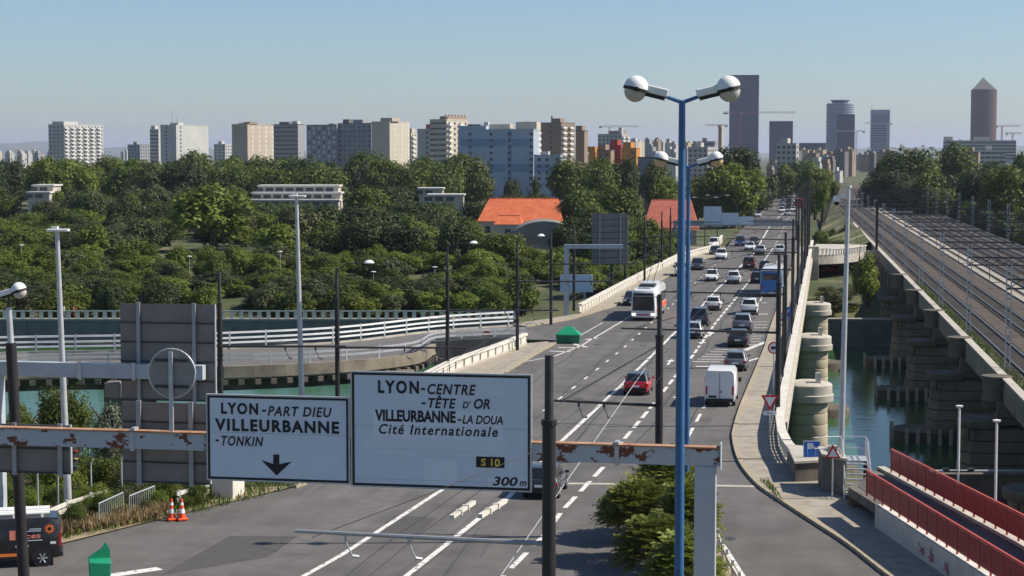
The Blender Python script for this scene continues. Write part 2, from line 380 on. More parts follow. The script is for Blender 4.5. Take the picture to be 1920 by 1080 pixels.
for (px, py, a_, b_) in ((1080, 860, 2.2, 5), (1260, 560, 2.4, 9), (700, 1000, 2.0, 4), (1180, 640, 2.6, 10)):
    s_, t_ = ST(*G(px, py)); MB().sheet([tuple(W(s_, t_)[:2]), tuple(W(s_, t_ + a_)[:2]), tuple(W(s_ + b_, t_ + a_)[:2]), tuple(W(s_ + b_, t_)[:2])], .004).build('relaid_patch', 'asphalt_dark', road)
# expansion joint and tyre-dark strips
mb = MB(); ribbon(mb, [G(1000, 906), G(1220, 908), G(1415, 912)], 0.45, 0.005); mb.build('expansion_joint', 'concrete', road)
mb = MB(); ribbon(mb, [G(1040, 690), G(1240, 696), G(1425, 680)], 0.25, 0.005); mb.build('expansion_joint', 'asphalt_dark', road)
# manhole covers
for (x, y) in ((1085, 748), (1207, 648), (1120, 646), (1364, 1010), (1255, 606)):
    gx, gy = G(x, y); c = MB().lathe([(0, 0.006), (0.36, 0.006), (0.36, 0.0)], (gx, gy, 0), 14).build('manhole_cover', 'dark_metal', road)
def line(pts, wd=0.16, z=0.008, name='lane_line'):
    mb = MB(); ribbon(mb, pts, wd, z); return mb.build(name, 'paint', road)
def dashes(pts, on, off, wd=0.16, start=0.0, name='lane_dash_line'):
    mb = MB(); P = along(pts, on + off, start)
    for p, t in P:
        q = p + t * on; ribbon(mb, [tuple(p), tuple(q)], wd, 0.008)
    return mb.build(name, 'paint', road)
PA = [G(*p) for p in ((440, 1160), (570, 1080), (640, 1041), (831, 917), (905, 858))]
line(PA, 0.24)
dashes([G(*p) for p in ((915, 850), (998, 787), (1063.6, 736), (1112.5, 698), (1167.5, 654), (1215, 611), (1262, 570), (1330, 505), (1372, 470))], 1.6, 4.2, 0.16)
PB = [G(*p) for p in ((640, 1180), (762, 1080), (901, 970), (947, 939), (1047, 833), (1164, 723.5), (1245, 644), (1312.5, 577.5), (1345, 542), (1415, 474), (1443, 425))]
line(PB, 0.26)
dashes([G(*p) for p in ((1443, 424), (1468, 400), (1482, 384), (1490, 374))], 6, 4, 0.3)
PC = [G(*p) for p in ((860, 1165), (960, 1064), (1017, 1007), (1054, 958), (1123, 884.5), (1160, 835.6), (1217, 768), (1270, 701), (1298, 668), (1342, 605), (1375, 565), (1410, 520), (1452, 462))]
dashes(PC, 3.0, 1.35, 0.24)
dashes([G(*p) for p in ((1254, 885), (1286, 827), (1319, 766), (1340, 724))], 3.6, 2.6, 0.2)
dashes([G(*p) for p in ((1405, 595), (1425, 565), (1457, 492), (1468, 462))], 3.0, 1.4, 0.2)
dashes([G(*p) for p in ((1452, 462), (1468, 430), (1480, 405))], 3.0, 6, 0.2)
line([G(1130, 590 + 15), G(1064, 643), G(1100, 628)][:2], 0.12)
line([G(985, 678), G(1040, 668), G(1090, 648), G(1120, 630), G(1164, 604), G(1200, 580)], 0.16, name='edge_line')
for a, b in (((1030, 658), (1070, 660)), ((1046, 652), (1085, 652)), ((1076, 645), (1100, 651)), ((1098, 637), (1120, 634))): line([G(*a), G(*b)], 0.4, name='hatch_bar')
line([G(1340, 1002), G(1362, 1030), G(1400, 1090)], 0.16, name='edge_line')
line([G(190, 1082), G(230, 1076), G(300, 1066)], 0.6, name='edge_line')
line([G(1396, 657), G(1436, 641)], 0.5, name='edge_line'); line([G(1400, 678), G(1424, 671)], 0.3, name='edge_line')
for k in range(9):                                                              # ladder hatching of the merging lane
    y = 604 + k * 5.3; line([G(1412 - k * 0.9, y), G(1443 - k * 2.4, y - 0.5)], 0.28, name='hatch_bar')
for k in range(6):
    y = 655 + k * 4.6; x = 1340 - k * 8.2; line([G(x, y), G(x + 42 + k * 2, y + 0.5)], 0.28, name='hatch_bar')
for (x, y, l) in ((1418, 589, 22), (1420, 568, 18), (1305, 687, 26), (1262, 745, 32)):   # worn bus-lane and arrow marks
    line([G(x, y), G(x + l, y)], 0.5, name='road_mark')
def arrow(px, py, sgn=1):
    x, y = G(px, py); s, t = ST(x, y); q = lambda a, b: tuple(W(s + a * sgn, t + b)[:2])
    MB().sheet([q(0, -.1), q(0, .1), q(2.4, .1), q(2.4, -.1)], .008).sheet([q(2.4, -.38), q(2.4, .38), q(4, 0)], .009).build('road_arrow', 'paint', road)
arrow(1252, 684); arrow(1312, 648); arrow(1330, 630)
# pavements with kerbs
def kerb(pts, name, d=0.0, z1=0.14):
    mb = MB(); P = along(pts, 1.0)
    k = struct(empty(name))
    me = MB().box((0, 0, 0.07), (0.985, 0.26, z1 + .02)).mesh('kerb_piece', 'kerb_stone')
    for p, t in P[:290]:
        o = child('kerb_piece', me, k, (p.x, p.y, 0), math.atan2(t.y, t.x))
    return k
par = [W(s, -2.7) for s in (340, 300, 250, 200, 150, 118)] + [Vector((*G(1462, 785, 1), 0)), Vector((*G(1466, 812, 1), 0)), Vector((*G(1476, 832, 1), 0)), Vector((*G(1490, 850, 1), 0))]
PAR = [tuple(p[:2]) for p in par]
outer = [G(1545, 908), G(1640, 948), (17.2, 78), (18.2, 66), (18.2, 40)]
RKin = offset_line(RK, -0.13)
struct(MB().prism(RKin + outer[::-1] + PAR[::-1], -0.3, 0.12).build('pavement_right', 'pavement'))
kerb(RK, 'kerb_right')
LS = [p for p in LKn[:6]]
PLn = [tuple(W(s, t)[:2]) for s, t in ((160, -25.6), (150, -26.4), (138, -27.8), (110, -28.4), (90, -29.0))]
struct(MB().prism(offset_line(LS, -0.13) + PLn[::-1], -0.3, 0.12).build('pavement_left', 'pavement'))
kerb(LS, 'kerb_left')
PLf = [tuple(W(s, t)[:2]) for s, t in ((428, -20.6), (360, -20.0), (320, -19.4), (289, -22.9), (250, -24.0), (191, -25.2), (184, -27.6), (178, -30.2))]
struct(MB().prism(offset_line(LKf[2:], -0.13) + PLf[:1:-1], -0.3, 0.12).build('pavement_left_far', 'pavement'))
kerb(LKf[2:], 'kerb_left_far')
# verge at the left with dry earth
struct(MB().sheet(offset_line(LKn[5:], 0.1) + [(-60, 40), (-60, 88), (-19, 101), tuple(W(88, -29)[:2])], 0.03).build('verge', 'soil'))
# the planted island between the bridge road and the slip road
ISL = [G(1268, 862), G(1300, 868), G(1330, 930), G(1340, 1000), G(1375, 1085), (10.4, 52), (3.6, 52), (6.6, 72), G(1190, 1010), G(1222, 935)]
isl = struct(MB().prism(ISL, -0.1, 0.14).build('island', 'soil'))
kerb(ISL + ISL[:1], 'kerb_island')
# ------------------------------------------------------------------ road bridge
br = empty('road_bridge', W(220, -14, -9), 0, 'wide concrete road bridge crossing the river with rounded stone piers', 'bridge')
def bpart(mb, name, m, **k):
    o = mb.build(name, m, None, **k); o.parent = br; o.matrix_parent_inverse = Matrix.Translation(br.location).inverted(); return o
def quad_st(s0, s1, t0, t1): return [tuple(W(s0, t0)[:2]), tuple(W(s1, t0)[:2]), tuple(W(s1, t1)[:2]), tuple(W(s0, t1)[:2])]
bpart(MB().prism(quad_st(104, 335, -25.2, -3.2), -1.5, -0.32), 'deck', 'concrete_dark')
bpart(MB().prism(quad_st(92, 166, -29.0, -25.22), -1.3, -0.34), 'deck_edge', 'concrete_dark')
bpart(MB().prism(quad_st(118, 338, -3.18, -2.35), -1.0, -0.32), 'cornice', 'concrete')
bpart(MB().prism(quad_st(97, 104.5, -28, -1.8), -9.5, -0.34), 'abutment', 'masonry')
bpart(MB().prism(quad_st(336, 344, -26, -1.9), -9.5, -0.34), 'abutment', 'masonry')
mb = MB(); wall_strip(mb, PAR, 0.5, 0.95, 1.16); bpart(mb, 'parapet_coping', 'concrete_pale')
mb = MB(); wall_strip(mb, PAR, 0.34, -0.3, 0.3); bpart(mb, 'parapet_base', 'concrete')
post = MB().box((0, 0, 0.62), (0.34, 0.26, 0.66)).mesh('parapet_post', 'concrete_pale')
for p, t in along(PAR, 1.15, 0.3)[:290]: o = child('parapet_post', post, br, Vector((p.x, p.y, 0)) - br.location, math.atan2(t.y, t.x))
mb = MB(); wall_strip(mb, PAR, 0.05, 0.55, 0.62); bpart(mb, 'parapet_rail', 'dark_metal')
def left_parapet(line_pts, owner, y0=0.0):
    wall_mb = MB(); wall_strip(wall_mb, line_pts, 0.3, -0.3, 0.28)
    o1 = wall_mb.build('parapet_base', 'concrete'); m2 = MB(); wall_strip(m2, line_pts, 0.42, 0.9, 1.1); o2 = m2.build('parapet_coping', 'concrete_pale')
    for o in (o1, o2): o.parent = owner; o.matrix_parent_inverse = Matrix.Translation(owner.location).inverted()
    pan = MB().box((0, 0, 0.59), (1.72, 0.2, 0.62)).mesh('parapet_panel', 'concrete_pale')
    for p, t in along(line_pts, 2.1, 1.05): child('parapet_panel', pan, owner, Vector((p.x, p.y, 0)) - owner.location, math.atan2(t.y, t.x))
left_parapet([tuple(W(s, t)[:2]) for s, t in ((159, -25.7), (150, -26.4), (138, -27.8), (110, -28.4), (92, -28.9))], br)
left_parapet(PLf[1:6], br)
for k, D in enumerate((107, 144, 182, 222)):
    s = D * 1.012; base = W(s, -1.35, 0)
    P = lambda v: v - br.location
    e = empty('pier', P(Vector((base.x, base.y, -12)))); e.parent = br
    q = MB()
    for j in range(11):                                                          # courses of rounded stone
        z0 = j * 0.86
        course = MB().lathe([(1.62 - j * 0.012, z0), (1.64 - j * 0.012, z0 + 0.05), (1.64 - j * 0.012, z0 + 0.78), (1.56 - j * 0.012, z0 + 0.81), (1.56 - j * 0.012, z0 + 0.86)], n=22)
        course.build('stone_course', 'pier_stone', e, smooth=40)
    MB().lathe([(1.55, 9.3), (1.95, 9.5), (1.98, 10.0), (1.86, 10.06), (1.86, 10.75), (1.75, 10.85), (0.9, 11.05), (0, 11.1)], n=26).build('pier_cap', 'concrete', e, smooth=35)
    MB().box((-0.4, 0, 4.9), (0.9, 1.9, 9.0)).build('pier_inner', 'masonry', e)
    MB().lathe([(0.0, 3.9), (2.6, 3.9), (2.7, 3.7), (2.7, 0)], (1.0, 0, 0), 20).build('pier_footing', 'masonry_dark', e, smooth=40)
    w2 = MB().prism(quad_st(s - 1.5, s + 1.5, -25.4, -3.0), -12, -1.52); bpart(w2, 'pier_wall', 'masonry_dark')
    if k > 0: MB().box((0.6, -1.0, 11.3), (0.35, 0.35, 0.9)).build('pier_bollard', 'concrete_pale', e)
# ------------------------------------------------------------------ curved slip-road bridge on the left
NE = smooth_line([G(-160, 712), G(0, 693), G(230, 688), G(420, 690), G(640, 680), G(775, 665), G(815, 646), G(900, 640), G(985, 636)], 4)
FE = smooth_line([G(-160, 672), G(0, 664), G(230, 660), G(420, 655), G(640, 643), G(820, 622), G(962, 612)], 4)
rb = empty('slip_bridge', (-20, 150, -9), 0, 'low curved slip-road bridge over the green river left of the main road', 'bridge')
def rpart(mb, name, m, **k):
    o = mb.build(name, m, None, **k); o.parent = rb; o.matrix_parent_inverse = Matrix.Translation(rb.location).inverted(); return o
JX = [tuple(W(176, -28.6)[:2]), tuple(W(164, -23.4)[:2])]
struct(MB().sheet(NE + JX[::-1] + FE[::-1], -0.006).build('slip_road', 'asphalt_patch'))
rpart(MB().prism(NE + FE[::-1], -0.9, -0.06), 'deck', 'concrete')
mb = MB(); wall_strip(mb, NE, 0.35, -0.75, 0.16, d=0.18); rpart(mb, 'edge_beam', 'masonry')
mb = MB(); wall_strip(mb, FE, 0.35, -0.75, 0.16, d=-0.18); rpart(mb, 'edge_beam', 'concrete')
corb = MB().box((0, 0, -1.1), (0.45, 1.0, 0.4)).mesh('corbel', 'concrete_dark')
for p, t in along(NE, 1.25, 0.4): child('corbel', corb, rb, Vector((p.x, p.y, 0)) - rb.location, math.atan2(t.y, t.x))
mb = MB(); wall_strip(mb, NE, 0.6, -1.9, -0.95, d=-1.4); rpart(mb, 'girder', 'concrete_dark')
for D, X in ((146, -50), (148, -9.3), (146, -30)):
    rpart(MB().box((X, D, -6.5), (2.6, 7.5, 11)), 'pier', 'masonry_dark')
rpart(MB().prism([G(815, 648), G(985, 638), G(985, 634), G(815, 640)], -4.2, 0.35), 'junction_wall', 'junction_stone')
def guard(pts, owner, zs, mtl, post_step=3.0, ph=1.05, inv=True, rail=(0.09, 0.16), pm='galv'):
    for z in zs:
        mb = MB(); wall_strip(mb, pts, rail[0], z - rail[1] / 2, z + rail[1] / 2)
        o = mb.build('guard_rail', mtl); o.parent = owner; o.matrix_parent_inverse = Matrix.Translation(owner.location).inverted()
    pm_ = MB().box((0, 0, ph / 2), (0.14, 0.10, ph)).mesh('rail_post', pm)
    for p, t in along(pts, post_step, 0.2):
        child('rail_post', pm_, owner, Vector((p.x, p.y, 0.1)) - owner.location, math.atan2(t.y, t.x))
guard(NE, rb, (0.62, 1.0), 'galv', 3.2)
guard(FE, rb, (0.55, 0.95, 1.4), 'lamp_white', 3.2, 1.45)
# ------------------------------------------------------------------ far quay on both sides
def quay_wall(x0, x1, label, ztop=-5.6):
    q = empty('quay_wall', ((x0 + x1) / 2, 247.6, -9), 0, label, 'wall')
    n = int((x1 - x0) / 5.0); L_ = (x1 - x0) / n
    me = MB().box((0, 0, 1.55), (L_ - 0.05, 0.8, 4.0)).mesh('wall_panel', 'quay_stone')
    for i in range(n): child('wall_panel', me, q, (x0 + (i + .5) * L_ - (x0 + x1) / 2, random.uniform(-.02, .02), 0))
    MB().box((0, 0, 3.66), (x1 - x0, 1.0, 0.22)).build('coping', 'concrete', q)
    return q
ql = quay_wall(-120, 1, 'long dark quay wall with pale railing along the far bank on the left')
rail = MB().box((0, -0.2, 4.75), (121, 0.14, 0.16)).build('hand_rail', 'concrete_pale', ql)
rp = MB().box((0, 0, 4.2), (0.55, 0.12, 0.9)).mesh('rail_block', 'concrete_pale')
for i in range(100): child('rail_block', rp, ql, (-60 + i * 1.21, -0.2, 0))
MB().box((0, -0.75, 0.4), (121, 0.6, 0.35)).build('ledge', 'concrete_dark', ql)
quay_wall(30, 64, 'dark low quay wall below the far end of the bridge')
quay_wall(64, 150, 'dark quay wall beyond the railway viaduct')
# near quay wall and its pipe, right of the red footbridge
nq = empty('quay_wall', (30, 114.6, -9), 0, 'dark near-bank quay wall behind the red fenced footbridge', 'wall')
for i in range(14):
    for j in range(4): MB().box((-14 + i * 2.6, random.uniform(-.03, .03), -0.2 + j * 1.72), (2.56, 0.8, 1.69)).build('wall_panel', 'masonry_dark', nq)
MB().tube((-6.5, -0.45, 6.02), (3.2, -0.45, 6.02), 0.08).build('pipe', 'galv', nq)
bw = empty('retaining_wall', (18, 80, -9), 0, 'tall dark wall holding the pavement above the low ground', 'wall')
for i in range(14):
    for j in range(5): MB().box((0.3, -34 + i * 4.0, 0.9 + j * 1.75), (0.5, 3.96, 1.72)).build('wall_panel', 'masonry_dark', bw)
# ------------------------------------------------------------------ railway viaduct
RA = math.atan2(47.0, 320.8)
RO = Vector((34.4, 124.5, 0)); rd = Vector((math.sin(RA), math.cos(RA), 0)); rn = Vector((math.cos(RA), -math.sin(RA), 0))
def V(u, v, z=0.0): return RO + rd * u + rn * v + Vector((0, 0, z))        # u along the line, v right of its left edge
def vq(u0, u1, v0, v1): return [tuple(V(*p)[:2]) for p in ((u0, v0), (u1, v0), (u1, v1), (u0, v1))]
vi = empty('railway_viaduct', V(60, 10, -9), 0, 'old masonry railway viaduct with rounded bays carrying several tracks', 'bridge')
def vpart(mb, name, m, **k):
    o = mb.build(name, m, None, **k); o.parent = vi; o.matrix_parent_inverse = Matrix.Translation(vi.location).inverted(); return o
vpart(MB().prism(vq(-70, 330, 0.3, 27), -1.5, -0.45), 'deck', 'masonry_dark')
vpart(MB().prism(vq(-70, 150, -0.1, 0.28), -1.7, 0.12), 'edge_wall', 'masonry')
vpart(MB().prism(vq(150.5, 330, -0.1, 0.28), -6, 0.12), 'edge_wall', 'masonry')
vpart(MB().prism(vq(-70, 330, -0.22, 0.4), 0.13, 0.24), 'edge_coping', 'concrete')
vpart(MB().prism(vq(150, 330, 0.5, 26.8), -6, -1.52), 'embankment_wall', 'masonry')
struct(MB().prism([tuple(V(*p)[:2]) for p in ((-70, .45), (900, .45), (900, 27), (-70, 27))], -0.44, -0.12).build('ballast_bed', 'ballast'))
for i, v0 in enumerate((10.6, 12.2)):
    struct(MB().prism(vq(-70, 600, v0, v0 + 0.9), -0.11, 0.02).build('cable_path', 'ballast_pale'))
for i in range(17):
    o = MB().box((0, 0, -3.6), (0.5, 1.6, 4.4)).build('buttress', 'masonry'); p = V(156 + i * 10, -0.55); o.location = p - vi.location; o.rotation_euler.z = -RA; o.parent = vi
for k in range(-1, 5):
    u = 12 + k * 29.5
    e = empty('pier', V(u, 0) - vi.location, -RA); e.parent = vi
    MB().lathe([(0, 0.3), (1.12, 0.3), (1.12, 0.12), (0.98, 0.1), (0.98, -1.3), (1.1, -1.45), (0.7, -2.2), (0.5, -2.4)], (-0.5, 0, 0), 18).build('refuge_bay', 'masonry_dark', e, smooth=35)
    MB().box((0.25, 0, -2.1), (1.7, 2.4, 1.2)).box((0.6, 0, -2.95), (2.2, 2.0, .7)).build('corbel', 'masonry', e, bevel=0.12)
    for j in range(7):                                                           # stone courses of the tapering pier
        w_ = 3.6 - j * 0.1
        pr = [(-3.6 + j * .11, -0.7), (-2.9 + j * .11, -w_ / 2), (15, -w_ / 2), (15, w_ / 2), (-2.9 + j * .11, w_ / 2), (-3.6 + j * .11, 0.7)]
        MB().prism(pr, -9.6 + j * 0.88, -9.6 + j * 0.88 + 0.80).build('stone_course', 'masonry', e)
    MB().prism([(-3.3, -.7), (-2.6, -1.9), (-.4, -1.9), (-.4, 1.9), (-2.6, 1.9), (-3.3, .7)], -3.44, -2.85).build('cutwater_cap', 'masonry_dark', e, bevel=0.1)
    MB().box((6.2, 0, -6.5), (17.6, 2.5, 6.2)).build('pier_core', 'masonry_dark', e); MB().box((8, 0, -2.4), (14, 2.6, 1.9)).build('pier_head', 'masonry_dark', e)
    MB().prism([(-6.2, -1.4), (-5, -2.8), (16, -2.8), (16, 2.8), (-5, 2.8), (-6.2, 1.4)], -9.9, -8.0).build('pile_fender', 'masonry_dark', e)
    pm_ = MB().tube((0, 0, 0), (0, 0, 2.1), 0.17, n=8).mesh('timber_pile', 'concrete')
    for j in range(8): child('timber_pile', pm_, e, (-5.2 + j * 0.95, -3.05, -9.7))
    child('timber_pile', pm_, e, (-6.3, -1.2, -9.7)); child('timber_pile', pm_, e, (-6.3, 1.2, -9.7))
vs_ = (2.7, 6.9, 14.4, 18.0, 21.6, 25.2)
for i, v0 in enumerate(vs_):
    tr = empty('railway_track', V(100, v0, 0), -RA, ['leftmost railway track beside the viaduct edge wall', 'second railway track from the viaduct edge', 'railway track right of the first pale cable path',
                'railway track right of the second pale cable path', 'fifth railway track from the viaduct edge', 'rightmost railway track under the far masts'][i], 'track')
    for sgn in (-1, 1): MB().box((sgn * 0.76, 115, 0.04), (0.09, 570, 0.18)).build('rail', 'rail_steel', tr)
    mb = MB()
    for j in range(900): mb.box((0, -165 + j * 0.62, -0.1), (2.5, 0.26, 0.16))
    mb.build('sleepers', 'sleeper', tr)['kind'] = 'stuff'
sw = empty('track_switch', V(40, 16.2, 0), -RA, 'curving switch rails between the right-hand tracks', 'track')
for q in (-0.72, 0.72):
    MB().path([(q - 2.2, -30, 0.05), (q - 1.5, -12, 0.05), (q, 3, 0.05), (q + 1.6, 14, 0.05), (q + 2.6, 30, 0.05)], 0.07, 6).build('rail', 'rail_steel', sw)
# catenary masts and portals
lm = MB()
for i in range(11): lm.box((0, 0, 0.35 + i * 0.74), (0.34, 0.05, 0.12))
for sx in (-0.18, 0.18): lm.box((sx, 0, 4.0), (0.08, 0.22, 8.1))
mast_me = lm.mesh('mast_lattice', 'galv')
bm_ = MB().box((10.6, 0, 7.0), (21.6, 0.14, 0.14)).box((10.6, 0, 6.3), (21.6, 0.14, 0.12))
for i in range(22): bm_.beam((i * 0.98, 0, 6.3), (i * 0.98 + 0.98, 0, 7.0), 0.05, 0.06)
beam_me = bm_.mesh('portal_beam', 'dark_metal')
hang = MB().box((0, 0, 5.5), (0.05, 0.05, 1.7)).box((0.5, 0, 4.7), (1.0, 0.05, 0.05)).mesh('dropper', 'dark_metal')
for k in range(13):
    u = 18 + k * 31 if k else 18; p = V(u, 0.95, 0)
    e = empty('catenary_portal', p, -RA, 'pale lattice railway mast portal on the viaduct, number %s from the camera' % ['one', 'two', 'three', 'four', 'five', 'six', 'seven', 'eight', 'nine', 'ten', 'eleven', 'twelve', 'thirteen', 'fourteen', 'fifteen'][k], 'mast', 'railway catenary portals')
    child('mast', mast_me, e); child('mast', mast_me, e, (21.2, 0, 0))
    child('portal_beam', beam_me, e)
    for x in (1.8, 6.0, 13.5): child('dropper', hang, e, (x, 0, 0))
dm = empty('catenary_mast', V(G(1681, 471)[1] - 124.5, -0.6, 0), 0, 'tall dark mast on the outer edge of the viaduct', 'mast')
MB().box((0, 0, 4.2), (0.36, 0.36, 8.6)).build('post', 'black_metal', dm); MB().box((-1.2, 0, -0.2), (0.9, 0.8, 0.9)).box((-.5, 0, .1), (1.4, .6, .3)).build('bracket', 'concrete', dm)
for i, v0 in enumerate((2.7, 6.9, 14.4)):
    for z in (4.75, 6.0):
        mb = MB()
        for k in range(14): mb.tube(V(-13 + k * 31, v0, z), V(18 + k * 31, v0, z), 0.022, n=4, caps=False)
        tag(mb.build('catenary_wire', 'black_metal'), 'thin overhead wire above the railway tracks', 'wire', 'railway overhead wires')
# ------------------------------------------------------------------ vegetation prototypes
def quads(name, C, N_, U, sx, sy, m):
    # leaf-sized quads: centres C, normals N_, sizes
    n = len(C); U = U - (U * N_).sum(1, keepdims=True) * N_; U /= np.linalg.norm(U, axis=1, keepdims=True) + 1e-9
    Vv = np.cross(N_, U); a = U * sx[:, None]; b = Vv * sy[:, None]
    co = np.empty((n, 4, 3)); co[:, 0] = C - a; co[:, 1] = C - b * 0.8; co[:, 2] = C + a; co[:, 3] = C + b * 0.8
    me = bpy.data.meshes.new(name); me.vertices.add(4 * n); me.vertices.foreach_set('co', co.ravel())
    me.loops.add(4 * n); me.loops.foreach_set('vertex_index', np.arange(4 * n)); me.polygons.add(n)
    me.polygons.foreach_set('loop_start', np.arange(0, 4 * n, 4)); me.polygons.foreach_set('loop_total', np.full(n, 4))
    me.materials.append(MATS[m]); me.update(); me.validate(); return me
def unit(n):
    v = rng.normal(size=(n, 3)); return v / np.linalg.norm(v, axis=1, keepdims=True)
def crown(name, m, lobes, per, leaf, shape=(1, 1, 1), flat=0.0, spread=0.62, seed_r=(0.24, 0.40), cone=0.0):
    # a crown about 2 units wide and 2 high centred on the origin
    L = unit(lobes) * (rng.random((lobes, 1)) ** 0.45) * spread
    if cone: L[:, :2] *= (1 - cone * (L[:, 2:3] + spread) / (2 * spread)) 
    L[:, 2] *= 1.05; rr = rng.uniform(*seed_r, lobes)
    Cs, Ns = [], []
    for c, r in zip(L, rr):
        d = unit(per); keep = d[:, 2] > -0.75; d = d[keep]
        rad = r * rng.uniform(0.72, 1.08, len(d)) * (1 + 0.22 * np.sin(d[:, 0] * 9 + c[0] * 20) * np.sin(d[:, 1] * 8 + c[1] * 30) * np.cos(d[:, 2] * 7))
        Cs.append(c + d * rad[:, None]); Ns.append(d)
    C = np.concatenate(Cs) * np.array(shape); N_ = np.concatenate(Ns) + rng.normal(size=(len(C), 3)) * 0.38 + np.array([0, 0, 0.3])
    N_ /= np.linalg.norm(N_, axis=1, keepdims=True)
    s = leaf * rng.uniform(0.6, 1.35, len(C))
    return quads(name, C, N_, unit(len(C)), s, s * 0.75, m)
CR = {}
for i in range(3):
    CR['round%d' % i] = crown('crown', 'leaf', 46, 190, 0.05)
    CR['dark%d' % i] = crown('crown', 'leaf_dark', 44, 190, 0.05)
    CR['light%d' % i] = crown('crown', 'leaf_light', 40, 200, 0.05, seed_r=(0.20, 0.34))
    CR['bush%d' % i] = crown('crown', ['leaf', 'leaf_light', 'leaf_olive'][i], 34, 190, 0.06, shape=(1, 1, 0.95), seed_r=(0.22, 0.38))
CR['brown0'] = crown('crown', 'leaf_brown', 34, 190, 0.05)
CR['olive0'] = crown('crown', 'leaf_olive', 40, 190, 0.05)
CR['pine0'] = crown('crown', 'leaf_dark', 40, 170, 0.045, shape=(0.8, 0.8, 1.05), cone=0.75)
CR['near0'] = crown('crown', 'leaf', 60, 330, 0.032); CR['near1'] = crown('crown', 'leaf_silver', 50, 330, 0.03, seed_r=(0.16, 0.3))
CR['near2'] = crown('crown', 'leaf_light', 60, 330, 0.032); CR['near3'] = crown('crown', 'leaf_olive', 60, 300, 0.03)
def trunk_mesh():
    mb = MB(); mb.tube((0, 0, 0), (0.02, 0.0, 0.42), 0.05, 0.038, 8)
    mb.tube((0.02, 0, 0.42), (0.0, 0.03, 0.8), 0.038, 0.02, 7)
    for k in range(6):
        a = k * 1.05; z = 0.36 + k * 0.05; mb.tube((0.015, 0, z), (0.24 * math.cos(a), 0.24 * math.sin(a), z + 0.25), 0.02, 0.008, 5)
    return mb.mesh('trunk', 'bark')
TR = trunk_mesh()
def tree(x, y, z0, ztop, width, kind, label, group=None, name='broadleaf_tree', cat='tree', low=0.16, depth=None):
    h = ztop - z0; e = empty(name, (x, y, z0), random.uniform(0, 6.28), label, cat, group)
    child('trunk', TR, e, scale=(h * 0.9, h * 0.9, h * 0.98))
    ch = h * (1 - low)
    child('crown', CR[kind], e, (0, 0, h * low + ch * 0.5), 0, (width / 1.85, (depth or width) / 1.85, ch / 1.92))
    return e
def ptree(px, ytop, D, wpx, kind, label, group=None, z0=-4.0, low=0.14, **k):
    return tree(xat(px, D), D, z0 - 0.05, zat(ytop, D), wpx * D / F, kind + str(random.randrange(3)) if kind in ('round', 'dark', 'light', 'bush') else kind, label, group, low=low, **k)
